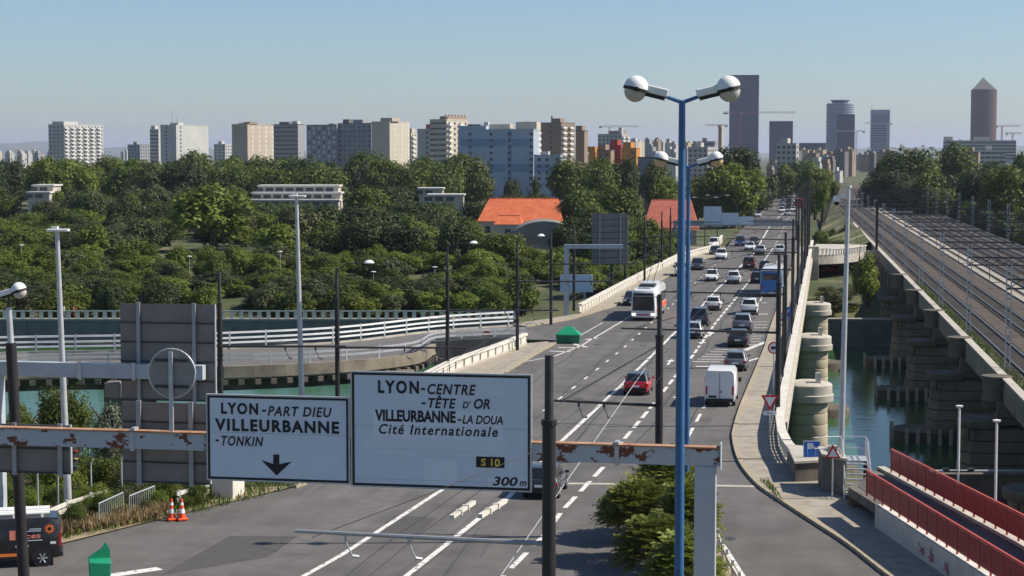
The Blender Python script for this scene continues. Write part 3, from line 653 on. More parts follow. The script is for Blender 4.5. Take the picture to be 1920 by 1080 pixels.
# ------------------------------------------------------------------ trees that can be told apart
T = [  # px, top y, distance, width px, kind, label
    (400, 333, 395, 185, 'light', 'broad bright green tree rising above the park thickets on the left'),
    (875, 271, 640, 116, 'round', 'tall dense round tree in front of the blue and white apartment block'),
    (790, 278, 700, 80, 'round', 'tree just left of the dense round tree before the pale tower'),
    (690, 279, 690, 130, 'round', 'wide tree below the long grey apartment slab'),
    (535, 280, 700, 125, 'round', 'wide tree below the two-tone apartment block'),
    (370, 278, 690, 130, 'round', 'tree reaching up in front of the white antenna tower block'),
    (260, 292, 690, 120, 'round', 'tree right of the balcony tower block on the far left'),
    (170, 296, 680, 110, 'round', 'tree at the foot of the balcony tower block on the far left'),
    (60, 302, 680, 130, 'round', 'tree at the far left edge of the wood'),
    (455, 296, 720, 90, 'dark', 'darker tree between the two pale blocks left of centre'),
    (610, 292, 720, 90, 'dark', 'darker tree below the white-striped block'),
    (350, 300, 640, 60, 'brown0', 'copper-leaved tree in the wood behind the bright green tree'),
    (1065, 290, 560, 100, 'round', 'tree right of the blue and white apartment block'),
    (1120, 288, 540, 90, 'round', 'tree below the orange and red buildings'),
    (1170, 285, 560, 70, 'dark', 'dark tree left of the grey hall wall'),
    (962, 330, 600, 46, 'dark', 'small dark tree left at the foot of the blue and white block'),
    (1004, 328, 600, 36, 'pine0', 'narrow dark conifer at the foot of the blue and white block'),
    (1095, 348, 455, 130, 'round', 'tree beside the red tiled roof'),
    (1160, 345, 430, 110, 'round', 'leafy tree between the two red roofs'),
    (1250, 322, 475, 90, 'light', 'bright tree behind the second red roof'),
    (1375, 262, 620, 120, 'dark', 'tall dark crown below the tallest dark tower'),
    (1375, 293, 520, 140, 'light', 'big bright plane tree left of the distant traffic'),
    (1330, 310, 530, 70, 'light', 'plane tree behind the blue lamp posts'),
    (1425, 318, 560, 80, 'olive0', 'greyish tree at the left kerb of the distant road'),
    (1468, 298, 700, 70, 'light', 'tree over the distant queue of cars'),
    (1520, 296, 660, 85, 'light', 'rounded tree at the right of the distant road'),
    (1500, 288, 860, 60, 'round', 'far tree closing the end of the road'),
    (1540, 330, 560, 30, 'light', 'slim tree on the grass bank beside the railway'),
    (1705, 258, 640, 125, 'round', 'tall dark-green tree on the left of the wood beyond the tracks'),
    (1790, 262, 650, 130, 'round', 'tall tree in the middle of the wood beyond the tracks'),
    (1660, 290, 660, 60, 'dark', 'dark tree at the left end of the wood beyond the tracks'),
    (1850, 292, 600, 90, 'dark', 'dark tree before the long pale station building'),
    (1890, 298, 470, 130, 'light', 'bright green tree at the right edge beyond the tracks'),
    (1915, 278, 620, 70, 'round', 'tree top at the right edge of the picture'),
    (1800, 320, 560, 110, 'dark', 'shaded tree below the wood crest beyond the tracks'),
    (1720, 325, 580, 120, 'dark', 'shaded tree at the foot of the wood beyond the tracks'),
    (600, 375, 380, 130, 'dark', 'dark tree behind the tall grey street lamp'),
    (560, 385, 350, 110, 'olive0', 'dull green tree left of the tall grey street lamp'),
    (690, 380, 360, 150, 'dark', 'wide dark tree in the middle of the park'),
    (780, 372, 400, 140, 'dark', 'dark spreading tree below the white flat-roofed hall'),
    (760, 415, 330, 120, 'dark', 'dark tree in front of the spreading park trees'),
    (880, 405, 330, 110, 'round', 'clumpy tree left of the grey vaulted roof'),
    (945, 425, 320, 100, 'round', 'clumpy tree below the red roof'),
    (1060, 418, 370, 70, 'dark', 'dark tree in front of the grey vaulted roof'),
    (1155, 400, 340, 90, 'round', 'tree behind the back of the big road sign'),
    (1215, 405, 360, 70, 'round', 'tree right of the big road sign back'),
    (150, 395, 420, 90, 'dark', 'dark tree in the left of the park'),
    (225, 400, 400, 90, 'olive0', 'dull tree left of the bright green tree'),
    (60, 400, 430, 80, 'round', 'tree by the road at the left edge'),
    (110, 350, 560, 40, 'light', 'light tree by the low concrete building'),
    (1625, 462, 262, 70, 'light', 'young tree on the lower quay beside the viaduct'),
    (1560, 540, 258, 70, 'olive0', 'bush on the lower quay beside the last bridge pier'),
]
for (px, yt, D, wp, k, lab) in T:
    z0 = -5.9 if D < 263 else -4.0
    ptree(px, yt, D, wp, k, lab, z0=z0, low=0.10)
# the wood and the thickets: trees that nothing tells apart
def scatter(n, x0, x1, d0, d1, zt, wm, kinds, label, group, low=0.02, name='broadleaf_tree', cat='tree', skip=None, z0=-4.0):
    i = tries = 0
    while i < n and tries < n * 6:
        tries += 1; D = d0 + (d1 - d0) * (i + random.random()) / n; px = random.uniform(x0, x1); z1 = random.uniform(*zt); wd = random.uniform(*wm)
        yt = 290 + (H - z1) * F / D; k = random.choice(kinds)
        if skip and any(a - wd * F / D * .42 < px < b + wd * F / D * .42 and yt < c and D < d for a, b, c, d in skip): continue
        i += 1; k = k + str(random.randrange(3)) if k in ('round', 'dark', 'light', 'bush') else k
        tree(xat(px, D), D, z0 if D > 263 else -5.9, z1, wd, k, label, group, name, cat, low)
VIEW = [(484, 640, 372, 570), (786, 868, 370, 570), (915, 1040, 424, 470), (66, 104, 368, 570), (330, 470, 462, 396), (1215, 1300, 432, 470), (935, 1060, 352, 860), (960, 1030, 452, 430)]   # roofs that show: column range, lowest y, their distance
scatter(74, -40, 1240, 590, 760, (13, 18), (14, 21), ['round', 'dark', 'round', 'light'], 'green tree in the continuous wood below the apartment blocks', 'trees of the wood', name='woodland_tree', skip=VIEW)
scatter(44, -40, 480, 440, 570, (4, 9), (9, 14), ['round', 'dark', 'olive0', 'round'], 'mid-sized tree in the left part of the park', 'trees of the left park', name='park_tree', skip=VIEW)
scatter(34, 480, 1010, 440, 570, (4, 9.5), (10, 15), ['dark', 'round', 'dark'], 'dark tree in the middle of the park', 'trees of the middle park', name='park_tree', skip=VIEW)
scatter(70, -40, 700, 335, 440, (1, 5), (8, 12.5), ['dark', 'round', 'light', 'olive0'], 'broad tree in the left half of the riverside park', 'riverside park trees, left', name='park_tree', skip=VIEW)
scatter(62, 560, 1240, 325, 440, (1.5, 6.5), (8, 12.5), ['dark', 'round', 'dark', 'light'], 'broad tree in the right half of the riverside park', 'riverside park trees, right', name='park_tree', skip=VIEW)
scatter(34, 1640, 1950, 520, 760, (9, 15), (14, 19), ['dark', 'round', 'dark'], 'dark tree of the wood right of the railway', 'trees right of the railway', name='woodland_tree')
scatter(12, 1300, 1420, 500, 800, (8, 13), (11, 15), ['light', 'round'], 'street tree lining the left of the distant road', 'street trees of the distant road', name='street_tree')
scatter(9, 1512, 1555, 580, 900, (8, 13), (9, 13), ['light', 'round'], 'street tree lining the right of the distant road', 'street trees right of the distant road', name='street_tree')
scatter(95, -40, 930, 288, 338, (-1, 1.8), (5, 8.5), ['light', 'light', 'bush', 'round'], 'young light green tree in the riverside park', 'young riverside trees', 0.0, 'young_tree')
scatter(30, 900, 1190, 270, 330, (-1.4, 1.2), (4.5, 7), ['light', 'light', 'bush'], 'young light green tree behind the slip-road junction', 'young trees behind the junction', 0.0, 'young_tree')
scatter(150, -40, 985, 251.5, 292, (-2.6, -0.2), (4.5, 8), ['bush', 'bush', 'dark', 'round'], 'thick bush on the far river bank above the quay wall', 'bushes of the far bank', -0.05, 'bush', 'bush')
scatter(26, 1050, 1235, 268, 330, (-2.0, 0.6), (4, 7), ['bush', 'light', 'round'], 'leafy bush close behind the left bridge parapet', 'bushes behind the left parapet', -.03, 'bush', 'bush')
scatter(18, 1245, 1345, 360, 500, (-2.0, 1.5), (4, 7), ['bush', 'light', 'round'], 'leafy bush beside the side road near the red house', 'bushes by the side road', -.03, 'bush', 'bush', skip=[(1300, 1380, 500, 900)])
scatter(16, 1520, 1600, 258, 275, (-4.5, -2), (3, 5), ['bush', 'olive0'], 'low bush on the quay below the viaduct', 'bushes on the right quay', 0, 'bush', 'bush')
scatter(16, 1535, 1590, 345, 420, (-2, 1.5), (3, 5), ['bush', 'round'], 'small bush on the bank between road and railway', 'bushes between road and railway', 0, 'bush', 'bush')
for i in range(80):
    D = 285 + 400 * (i + random.random()) / 80; o = V(D - 124, 30.5 + random.uniform(0, 20))
    tree(o.x, o.y, -4, random.uniform(1.0, 5.5), random.uniform(6, 10), random.choice(['dark0', 'round1', 'bush0', 'dark2']), 'scrubby tree growing along the right side of the tracks', 'scrub right of the tracks', 'scrub_tree', low=0.0)
# grass bank between the road and the railway beyond the river
mb = MB(); pa = [W(345, -1.6), W(520, -2)]; 
b1 = [tuple(W(s, -1.5)[:2]) for s in (345, 400, 480, 640)]; b2 = [tuple(V(u, -0.5)[:2]) for u in (225, 275, 355, 510)]
for i in range(3):
    mb.add([(*b1[i], -3.5), (*b2[i], 0.3), (*b2[i + 1], 1.2), (*b1[i + 1], -1.5)], [(0, 1, 2, 3)])
mat('bank_grass', (0.10, 0.115, 0.035), 0.95, scale=0.12, col2=(0.36, 0.29, 0.15), lo=0.5, hi=0.62, bump=0.5, bscale=3)
struct(mb.build('grass_bank', 'bank_grass'))
# overpass ramp at the right end of the bridge
ov = empty('side_ramp_bridge', W(332, 2, -6), 0, 'short concrete side ramp with balustrade leaving the bridge to the right', 'bridge')
def opart(mb, name, m): o = mb.build(name, m); o.parent = ov; o.matrix_parent_inverse = Matrix.Translation(ov.location).inverted(); return o
RB = smooth_line([tuple(W(312, -2.2)[:2]), tuple(W(314, 1.0)[:2]), tuple(W(318, 3.5)[:2]), tuple(W(326, 6.5)[:2])], 4)
opart(MB().prism(RB + [tuple(W(352, 6)[:2]), tuple(W(352, -2.2)[:2])], -1.6, -0.1), 'deck', 'concrete')
mb = MB(); wall_strip(mb, RB, 0.4, 0.85, 1.05); opart(mb, 'coping', 'concrete_pale')
bl = MB().box((0, 0, 0.4), (0.28, 0.22, 0.95)).mesh('baluster', 'concrete_pale')
for p, t in along(RB, 0.75, 0.1): child('baluster', bl, ov, Vector((p.x, p.y, 0)) - ov.location, math.atan2(t.y, t.x))
opart(MB().prism(quad_st(309, 312, -3.1, -1.4), -6, 1.5), 'end_pillar', 'concrete')
opart(MB().prism(quad_st(340, 343, -2, 7), -6, -1.62), 'pier_wall', 'concrete')
# ------------------------------------------------------------------ houses and halls in the park
mat('roof_orange', (0.46, 0.10, 0.035), 0.85, scale=0.6, col2=(0.58, 0.15, 0.06), bump=0.3, bscale=8)
mat('roof_red', (0.32, 0.08, 0.05), 0.85, scale=0.6, col2=(0.40, 0.12, 0.075), bump=0.3, bscale=8)
mat('roof_white', (0.58, 0.56, 0.52), 0.8, var=0.06); mat('wall_cream', (0.55, 0.49, 0.40), 0.9, var=0.06, scale=0.3)
mat('roof_grey', (0.20, 0.19, 0.175), 0.85, var=0.12, scale=0.5)
def hip_house(name, label, cx, D, z0, zE, zR, L_, wd, rz, roofm, cat='house', ribs=True):
    e = empty(name, (cx, D, z0), rz, label, cat)
    MB().box((0, 0, (zE - z0) / 2), (L_, wd, zE - z0)).build('wall', 'wall_cream', e)
    hw, hl = wd / 2 + 0.5, L_ / 2 + 0.5; a, b = zE - z0, zR - z0; rl = hl - hw * 0.18
    MB().add([(-hl, -hw, a), (hl, -hw, a), (hl, hw, a), (-hl, hw, a), (-rl, 0, b), (rl, 0, b)], [(0, 1, 5, 4), (1, 2, 5), (2, 3, 4, 5), (3, 0, 4), (3, 2, 1, 0)]).build('roof', roofm, e)
    MB().tube((-rl, 0, b + .02), (rl, 0, b + .02), 0.16, n=6).build('ridge', roofm, e)
    wm = MB().box((0, 0, 0), (1.3, 0.16, 1.7)).mesh('window', 'glass_bld')
    n = int(L_ / 3.5)
    for i in range(n): child('window', wm, e, (-L_ / 2 + (i + .5) * L_ / n, -wd / 2 - 0.02, (zE - z0) * 0.55))
    return e
D = 450
hip_house('tiled_house', 'long hall with bright orange-red tiled hip roof among the trees', xat(982, D), D + 6, -4, zat(414, D), zat(372, D + 8), 19.5, 19, -0.1, 'roof_orange')
e = hip_house('tiled_annex', 'small annex with bright orange hip roof in front of the long tiled hall', xat(955, 436), 437, -4, zat(420, 436), zat(404, 438), 5.5, 7, -0.1, 'roof_orange')
hip_house('tiled_house', 'red tiled house behind the blue lamp posts', xat(1262, 430), 436, -4, zat(430, 430), zat(374, 440), 12, 20, -0.1, 'roof_red')
gv = empty('vaulted_hall', (xat(1020, 415), 415, -4), 0, 'grey vaulted roof hall half hidden by trees below the red roof', 'building')
mb = MB(); n = 12
for k in range(n + 1):
    a = math.pi * k / n; mb.v += [(-8 * math.cos(a), -7, 1.0 + 5.0 * math.sin(a)), (-8 * math.cos(a), 9, 1.0 + 5.0 * math.sin(a))]
for k in range(n): mb.f.append((2 * k, 2 * k + 1, 2 * k + 3, 2 * k + 2)); mb.m.append(0)
mb.f.append(tuple(2 * k for k in range(n, -1, -1))); mb.m.append(0)
mb.build('roof', 'roof_grey', gv, smooth=40); MB().box((0, 1, 0.5), (15.9, 15, 1.0)).build('wall', 'concrete', gv)
def flat_hall(label, x0, x1, ytop, D, zlow=-4, tiers=1, name='flat_hall'):
    w_ = (x1 - x0) * D / F; e = empty(name, (xat((x0 + x1) / 2, D), D, zlow), 0, label, 'building'); zt = zat(ytop, D) - zlow
    for k in range(tiers):
        h0 = zt - k * 2.0; yy = -k * 6
        MB().box((0, yy + 5, (h0 - 0.5) / 2), (w_ * (0.92 if k == 0 else 1), 10 - k, h0 - 0.5)).build('wall', 'concrete', e)
        MB().box((0, yy + 5, h0 - 0.25), (w_ * (0.92 if k == 0 else 1) + 0.8, 11.4 - k, 0.45)).build('roof_slab', 'roof_white', e)
        wm = MB().box((0, 0, 0), (2.2, 0.1, 1.1)).mesh('window', 'glass_bld')
        for i in range(int(w_ / 3)): child('window', wm, e, (-w_ * .45 + i * 3, yy - 0.05 + k * 0.5 - (0 if k else 0), h0 - 1.35))
    return e
flat_hall('white stepped flat-roofed hall behind the bright green tree', 480, 642, 347, 560, tiers=3)
flat_hall('small white flat-roofed hall left of the big round tree', 784, 832, 352, 560); flat_hall('low white roof right of the small white hall', 800, 872, 364, 520)
flat_hall('low concrete building with white slabs in the left park', 64, 104, 346, 560, tiers=2)
flat_hall('low pale pavilion among the park trees', 212, 262, 390, 470)
# ------------------------------------------------------------------ apartment blocks and skyline
WALLS = {'white': (0.447, 0.439, 0.413), 'cream': (0.499, 0.439, 0.353), 'beige': (0.430, 0.361, 0.275), 'grey': (0.284, 0.284, 0.292), 'brown': (0.284, 0.206, 0.146), 'bluegrey': (0.344, 0.396, 0.464), 'dark': (0.146, 0.138, 0.133), 'pale': (0.413, 0.396, 0.370), 'orange': (0.516, 0.224, 0.052), 'crimson': (0.344, 0.052, 0.043), 'ochre': (0.396, 0.310, 0.189)}
for k, c in WALLS.items(): mat('wall_' + k + '_b', c, 0.9, var=0.07, scale=0.08)
mat('band_blue', (0.19, 0.26, 0.38), 0.8, var=0.05); mat('balcony', (0.62, 0.60, 0.56), 0.85, var=0.04); mat('shutter', (0.56, 0.55, 0.52), 0.8, var=0.05)
TH = R(30)
win_me = MB().box((0, 0, 0), (1.5, 0.14, 1.35)).mesh('window', 'glass_bld'); win_w = MB().box((0, 0, 0), (1.6, 0.16, 1.7)).mesh('shutter', 'shutter')
bal_me = MB().box((0, -0.7, 0.5), (4.2, 1.4, 1.0)).box((0, -.2, -.9), (4.0, .4, .1)).mesh('balcony', 'balcony')
bal_s = MB().box((0, -0.6, 0.5), (2.2, 1.2, 1.0)).mesh('balcony', 'balcony')
def block(label, xa, xb, xc, ytop, D, wall, left='win', right='win', th=TH, top=None, base=-4.0, fh=2.9, zmin=6.0, dx=3.4, name='apartment_block'):
    w1 = (xb - xa) * D / F / math.cos(th); w2 = max(4.0, (xc - xb) * D / F / math.sin(th))
    z1 = zat(ytop, D) - base; c = at(xb, 540, D)
    e = empty(name, (c.x, D, base), -th, label, 'building')
    MB().box2((-w1, 0, 0), (0, w2, z1)).build('wall', 'wall_%s_b' % wall, e)
    MB().box2((-w1 - .15, -.15, z1), (.15, w2 + .15, z1 + .5)).build('roof_edge', 'wall_dark_b' if wall in ('brown', 'grey') else 'wall_%s_b' % wall, e)
    for (x0, y0, sx, sy, sz, m) in (top or [(-w1 * .6, w2 * .4, 4, 4, 2.6, wall)]):
        MB().box((x0, y0, z1 + .5 + sz / 2), (sx, sy, sz)).build('roof_block', 'wall_%s_b' % m, e)
    nf = int((z1 - zmin) / fh); cnt = 0
    for j in range(nf):
        z = z1 - 1.7 - j * fh
        n1 = max(1, int(w1 / dx)); n2 = max(1, int(w2 / dx))
        for i in range(n1):
            x = -w1 + (i + .5) * w1 / n1
            if left == 'win' or (left == 'few' and i % 3 == 1): child('window', win_me, e, (x, -0.03, z))
            elif left == 'light': child('shutter' if (i + j) % 3 else 'window', win_w if (i + j) % 3 else win_me, e, (x, -0.04, z), 0, None)
            elif left == 'strip': child('window', win_me, e, (x, -0.03, z), 0, (w1 / n1 / 1.5 * .92, 1, .8))
            elif left == 'bal' :
                child('window', win_me, e, (x, -0.03, z)); 
                if i % 2 == 0: child('balcony', bal_s, e, (x, -0.02, z - 1.1))
        for i in range(n2):
            y = (i + .5) * w2 / n2
            if right in ('win', 'bal'): child('window', win_me, e, (0.03, y, z), math.pi / 2)
            if right == 'bal' and i % 2 == 0: child('balcony', bal_me, e, (0.02, y, z - 1.2), math.pi / 2)
            if right == 'light' and i % 2: child('shutter', win_w, e, (0.04, y, z), math.pi / 2)
            if right == 'few' and i == 1: child('window', win_me, e, (0.03, y, z), math.pi / 2)
    return e, w1, w2, z1
block('grey-sided tower block with stacked white balconies on the far left', 91, 125, 178, 234, 1450, 'white', 'win', 'bal', top=[(-8, 10, 12, 16, 2.2, 'white')])
block('low dark building between the two left tower blocks', 240, 266, 280, 272, 1700, 'grey', 'win', 'win')
block('narrow striped wing left of the white antenna block', 283, 301, 306, 243, 1480, 'white', 'strip', 'few')
e, w1, w2, z1 = block('white tower block with two roof antennas', 301, 334, 381, 235, 1400, 'white', 'few', 'few', top=[(-6, 8, 8, 6, 1.6, 'white')])
for x, h in ((-9, 11), (-4, 6)): MB().tube((x, 6, z1), (x, 6, z1 + h), 0.12, n=5).build('antenna', 'dark_metal', e)
block('low white building left of the two-tone block', 402, 425, 436, 271, 1700, 'white', 'win', 'win')
block('dark-sided apartment block with a sunlit cream facade', 435, 467, 507, 234, 1200, 'beige', 'none', 'light', top=[(-2, 6, 5, 8, 1.4, 'brown'), (-10, 10, 6, 6, 1.0, 'cream')])
block('grey striped apartment block with a white sunlit edge', 506, 561, 571, 234, 1240, 'grey', 'strip', 'none', top=[(-4, 4, 4, 4, 2.0, 'white'), (-14, 6, 8, 5, 1.6, 'dark')])
block('long grey apartment slab in the shade', 573, 633, 638, 235, 1150, 'grey', 'light', 'none', top=[(-9, 8, 3, 3, .8, 'dark')])
block('grey apartment slab with two roof huts', 632, 698, 702, 232, 1140, 'grey', 'win', 'none', top=[(-21, 6, 4.5, 6, 2.4, 'dark'), (-12, 6, 7, 6, 2.2, 'grey')])
block('tall end block with pale banded sunlit facade', 697, 732, 766, 229, 1090, 'cream', 'none', 'light', top=[(-3, 5, 8, 8, 2.0, 'beige')])
block('small cream building right of the banded end block', 764, 772, 782, 250, 1200, 'cream', 'win', 'bal')
block('low cream wing with a red roof hut', 783, 808, 812, 243, 1080, 'pale', 'few', 'win', top=[(-2.5, 3, 3, 3, 2.6, 'crimson')])
e, w1, w2, z1 = block('tall cream tower block crowned with a row of chimneys', 806, 838, 877, 225, 1000, 'cream', 'strip', 'bal', dx=4.6, top=[(-3, 12, 5, 20, 1.6, 'brown')])
for i in range(7): MB().box((-1.5, 2 + i * 3.2, z1 + 1.6), (0.9, 0.9, 2.9)).build('chimney', 'wall_beige_b', e)
e, w1, w2, z1 = block('tall blue and white banded apartment block', 858, 1000, 1010, 244, 860, 'bluegrey', 'none', 'none', th=R(16), zmin=2, top=[(-30, 6, 6, 4, 2.4, 'dark'), (-24, 6, 2, 4, 3.4, 'pale'), (-18, 9, 10, 6, 2.4, 'cream'), (-5, 9, 10, 7, 3.4, 'cream')])
MB().box((-w1 * .81, 5, z1 + 1.2), (w1 * .36, 9.5, 1.8)).build('roof_block', 'wall_bluegrey_b', e)
def blue_face(e, w1, z1, cols, fl=2.9):
    for j in range(int(z1 / fl) - 1):
        z = z1 - 1.8 - j * fl
        for c in cols: child('window', win_me, e, (-w1 * c, -0.05, z))
        if j % 4 == 1:
            for a, b in ((0.02, 0.28), (0.36, 0.97)): MB().box((-w1 * (a + b) / 2, -0.01, z - 1), (w1 * (b - a), 0.05, 3.6)).build('blue_band', 'band_blue', e)
blue_face(e, w1, z1, (0.03, 0.315, 0.56, 0.84)); MB().box((-w1 * .315, -.012, z1 / 2), (1.9, .06, z1 - 1)).build('stair_strip', 'band_blue', e)
e, w1, w2, z1 = block('lower blue and white banded wing right of the tall one', 1001, 1050, 1056, 292, 850, 'bluegrey', 'none', 'none', th=R(16), zmin=2, top=[(-8, 5, 3, 3, 1.5, 'white')])
blue_face(e, w1, z1, (0.12, 0.5, 0.8))
block('sunlit cream stairwell block behind the blue and white one', 980, 990, 1010, 240, 900, 'cream', 'none', 'bal')
block('cream block with stacked balconies behind the blue wing', 996, 1000, 1012, 250, 960, 'cream', 'none', 'bal')
block('brown tower block with white balconies', 1014, 1052, 1079, 231, 1020, 'brown', 'few', 'bal', top=[(-4, 4, 5, 5, 2.2, 'brown'), (-8, 4, .8, .8, 3.6, 'brown')])
block('narrow brown block right of the balcony tower', 1079, 1095, 1100, 246, 1050, 'brown', 'few', 'none')
block('grey-brown block below the pale crane', 1121, 1165, 1178, 252, 1500, 'pale', 'win', 'bal', top=[(-8, 8, 12, 8, 2.5, 'brown'), (-3, 4, 3, 3, 5, 'pale')])
block('dark red building under the pale crane', 1118, 1144, 1150, 283, 900, 'brown', 'few', 'none'); block('crimson house between brown and orange ones', 1143, 1163, 1166, 274, 905, 'crimson', 'few', 'none')
block('orange house with small windows', 1165, 1192, 1196, 279, 880, 'orange', 'few', 'none'); block('small orange gable left of the red building', 1104, 1116, 1122, 287, 900, 'orange', 'none', 'none')
block('grey blank hall wall with a white roof', 1196, 1232, 1250, 297, 640, 'grey', 'none', 'none', zmin=30, top=[(-3, 3, 3, 3, 2, 'white')])
block('pale pillared office building behind the plane trees', 1290, 1325, 1345, 277, 1100, 'pale', 'win', 'win', dx=2.6)
block('grey office block left of the red and white crane', 1308, 1338, 1344, 266, 1500, 'grey', 'strip', 'win')
block('bare concrete tower core under construction', 1345, 1351, 1355, 240, 1900, 'beige', 'none', 'none', zmin=100, top=[])
for i in range(34):                                                              # low roofs of the far city right of the blocks
    px = random.uniform(1180, 1300); D = random.uniform(1300, 3200); w_ = random.uniform(8, 22)
    block('small distant city building left of the blue lamp posts', px, px + w_ * .6, px + w_, random.uniform(264, 285) + (4 if D < 1800 else -2), D, random.choice(['pale', 'cream', 'grey', 'ochre', 'white', 'brown', 'beige']), 'none', 'none', zmin=200, top=[])[0]['group'] = 'distant city left of the lamp posts'
for i in range(30):
    px = random.uniform(-30, 130); D = random.uniform(2200, 4200); w_ = random.uniform(5, 16)
    block('tiny pale building on the horizon at the far left', px, px + w_ * .6, px + w_, random.uniform(284, 293), D, random.choice(['pale', 'white', 'grey', 'cream']), 'none', 'none', zmin=300, top=[])[0]['group'] = 'far left horizon buildings'
for i in range(46):
    px = random.uniform(130, 1300); D = random.uniform(3000, 5200); w_ = random.uniform(5, 14)
    block('tiny building on the horizon between the apartment blocks', px, px + w_ * .6, px + w_, random.uniform(280, 289), D, random.choice(['pale', 'white', 'grey', 'cream']), 'none', 'none', zmin=300, top=[])[0]['group'] = 'horizon buildings between the blocks'
for i in range(44):
    D = random.uniform(1100, 2600); px = random.uniform(1435, 1560 if D < 1700 else 1660); w_ = random.uniform(12, 34)
    block('city building beyond the end of the road', px, px + w_ * .65, px + w_, random.uniform(281, 302) if D > 1500 else random.uniform(300, 326), D, random.choice(['pale', 'brown', 'grey', 'ochre', 'brown', 'dark', 'dark']), 'few', 'few', zmin=12, top=[])[0]['group'] = 'city buildings beyond the road'
block('pale house with tall dark windows beyond the road trees', 1456, 1490, 1494, 270, 1000, 'pale', 'win', 'win', dx=2.6)
block('long pale station building below the pointed brown tower', 1772, 1900, 1925, 264, 1700, 'pale', 'strip', 'win', th=R(12), zmin=14, top=[(-60, 8, 8, 8, 3.4, 'pale'), (-30, 8, 14, 8, 3.0, 'white')])
block('white-roofed building right of the wood', 1832, 1880, 1890, 282, 1200, 'white', 'strip', 'few', th=R(12)); block('small red-roofed house at the edge of the wood', 1806, 1830, 1836, 286, 1150, 'brown', 'none', 'none')
# high-rise towers
mat('tower_dark', (0.010, 0.022, 0.055), 0.45, var=0.2, scale=0.05); mat('tower_band', (0.055, 0.09, 0.16), 0.5, var=0.1, scale=0.05)
mat('tower_blue', (0.075, 0.10, 0.15), 0.35, var=0.15, scale=0.05); mat('tower_pale', (0.30, 0.35, 0.42), 0.5, var=0.1, scale=0.05)
mat('tower_brown', (0.14, 0.075, 0.058), 0.7, var=0.12, scale=0.05); mat('tower_brown_d', (0.075, 0.05, 0.05), 0.6, var=0.1); mat('tower_roof', (0.16, 0.17, 0.15), 0.6, var=0.1)
def tower(label, x0, x1, ytop, D, m, band, n, dz=None, th=R(8), bh=1.0, depth=26):
    w_ = (x1 - x0) * D / F; e = empty('office_tower', (xat((x0 + x1) / 2, D), D, -5), -th, label, 'tower'); z1 = zat(ytop, D) + 5
    MB().box((0, depth / 2, z1 / 2), (w_ * .97, depth, z1)).build('facade', m, e)
    bme = MB().box((0, depth / 2, 0), (w_ * .97 + .7, depth + .7, bh)).mesh('floor_band', band)
    for i in range(n): child('floor_band', bme, e, (0, 0, z1 - 1 - i * (dz or 4.0)))
    return e, w_, z1
e, w_, z1 = tower('tallest dark glass tower with pale lettering at its top corner', 1364, 1420, 141, 3400, 'tower_dark', 'tower_band', 32, 4.2, bh=0.8)
MB().box((0, 13, z1 - 4), (w_ * .98, 26.8, 9)).build('crown_panel', 'tower_dark', e)
text(e, 'tolyon', 'sign_white', -w_ * .40, z1 - 6.6, w_ * .24, 3.6, z=-0.8)
tower('squat dark tower right of the tallest one', 1439, 1484, 227, 3300, 'tower_dark', 'tower_band', 9, 5.2, bh=0.5)
e, w_, z1 = tower('dark flat-topped tower in front of the rounded one', 1565, 1599, 214, 3250, 'tower_dark', 'tower_band', 14, 4.2, bh=0.4)
e = empty('office_tower', (xat(1571, 3350), 3350, -5), 0, 'pale rounded glass tower with a ring on its roof', 'tower'); z1 = zat(194, 3350) + 5; rr = 25 * 3350 / F
MB().lathe([(0, z1), (rr, z1), (rr, 0)], n=28).build('facade', 'tower_pale', e, smooth=30)
bme = MB().lathe([(rr + .4, 1.6), (rr + .5, 1.6), (rr + .5, 0), (rr + .4, 0)], n=28).mesh('floor_band', 'tower_blue')
for i in range(24): child('floor_band', bme, e, (0, 0, z1 - 4 - i * 4.2))
MB().lathe([(rr * .55, z1), (rr * .62, z1 + 3), (rr * .75, z1 + 5.6), (rr * .70, z1 + 6.2), (rr * .5, z1 + 5)], n=24).build('roof_ring', 'tower_blue', e, smooth=40)
e, w_, z1 = tower('pale striped glass tower behind a small crane', 1629, 1664, 206, 3300, 'tower_blue', 'tower_pale', 20, 4.2, bh=1.9)
MB().box((0, 13, z1 - 3.5), (w_ * .99, 27, 7.5)).build('crown_panel', 'tower_pale', e); MB().tube((-w_ * .45, 2, z1), (-w_ * .45, 2, z1 + 9), 0.3, n=5).build('mast', 'dark_metal', e)
e = empty('office_tower', (xat(1838.5, 3320), 3320, -5), 0, 'round brown tower with a pyramid roof', 'tower'); z1 = zat(168, 3320) + 5; rr = 23.4 * 3320 / F
MB().lathe([(0, z1), (rr, z1), (rr, 0)], n=24).build('facade', 'tower_brown', e, smooth=30)
bme = MB().lathe([(rr + .3, 1.5), (rr + .4, 1.5), (rr + .4, 0), (rr + .3, 0)], n=24).mesh('floor_band', 'tower_brown_d')
for i in range(32): child('floor_band', bme, e, (0, 0, z1 - 3 - i * 3.6))
zp = zat(145, 3320) + 5; MB().add([(-rr * .95, -rr * .5, z1), (rr * .8, -rr * .6, z1), (rr * .9, rr * .6, z1), (-rr * .8, rr * .6, z1), (-rr * .1, 0, zp)], [(0, 1, 4), (1, 2, 4), (2, 3, 4), (3, 0, 4)]).build('pyramid_roof', 'tower_roof', e)
tower('low dark wide building between the towers', 1489, 1546, 268, 3000, 'tower_dark', 'tower_band', 3, 6, bh=0.4)
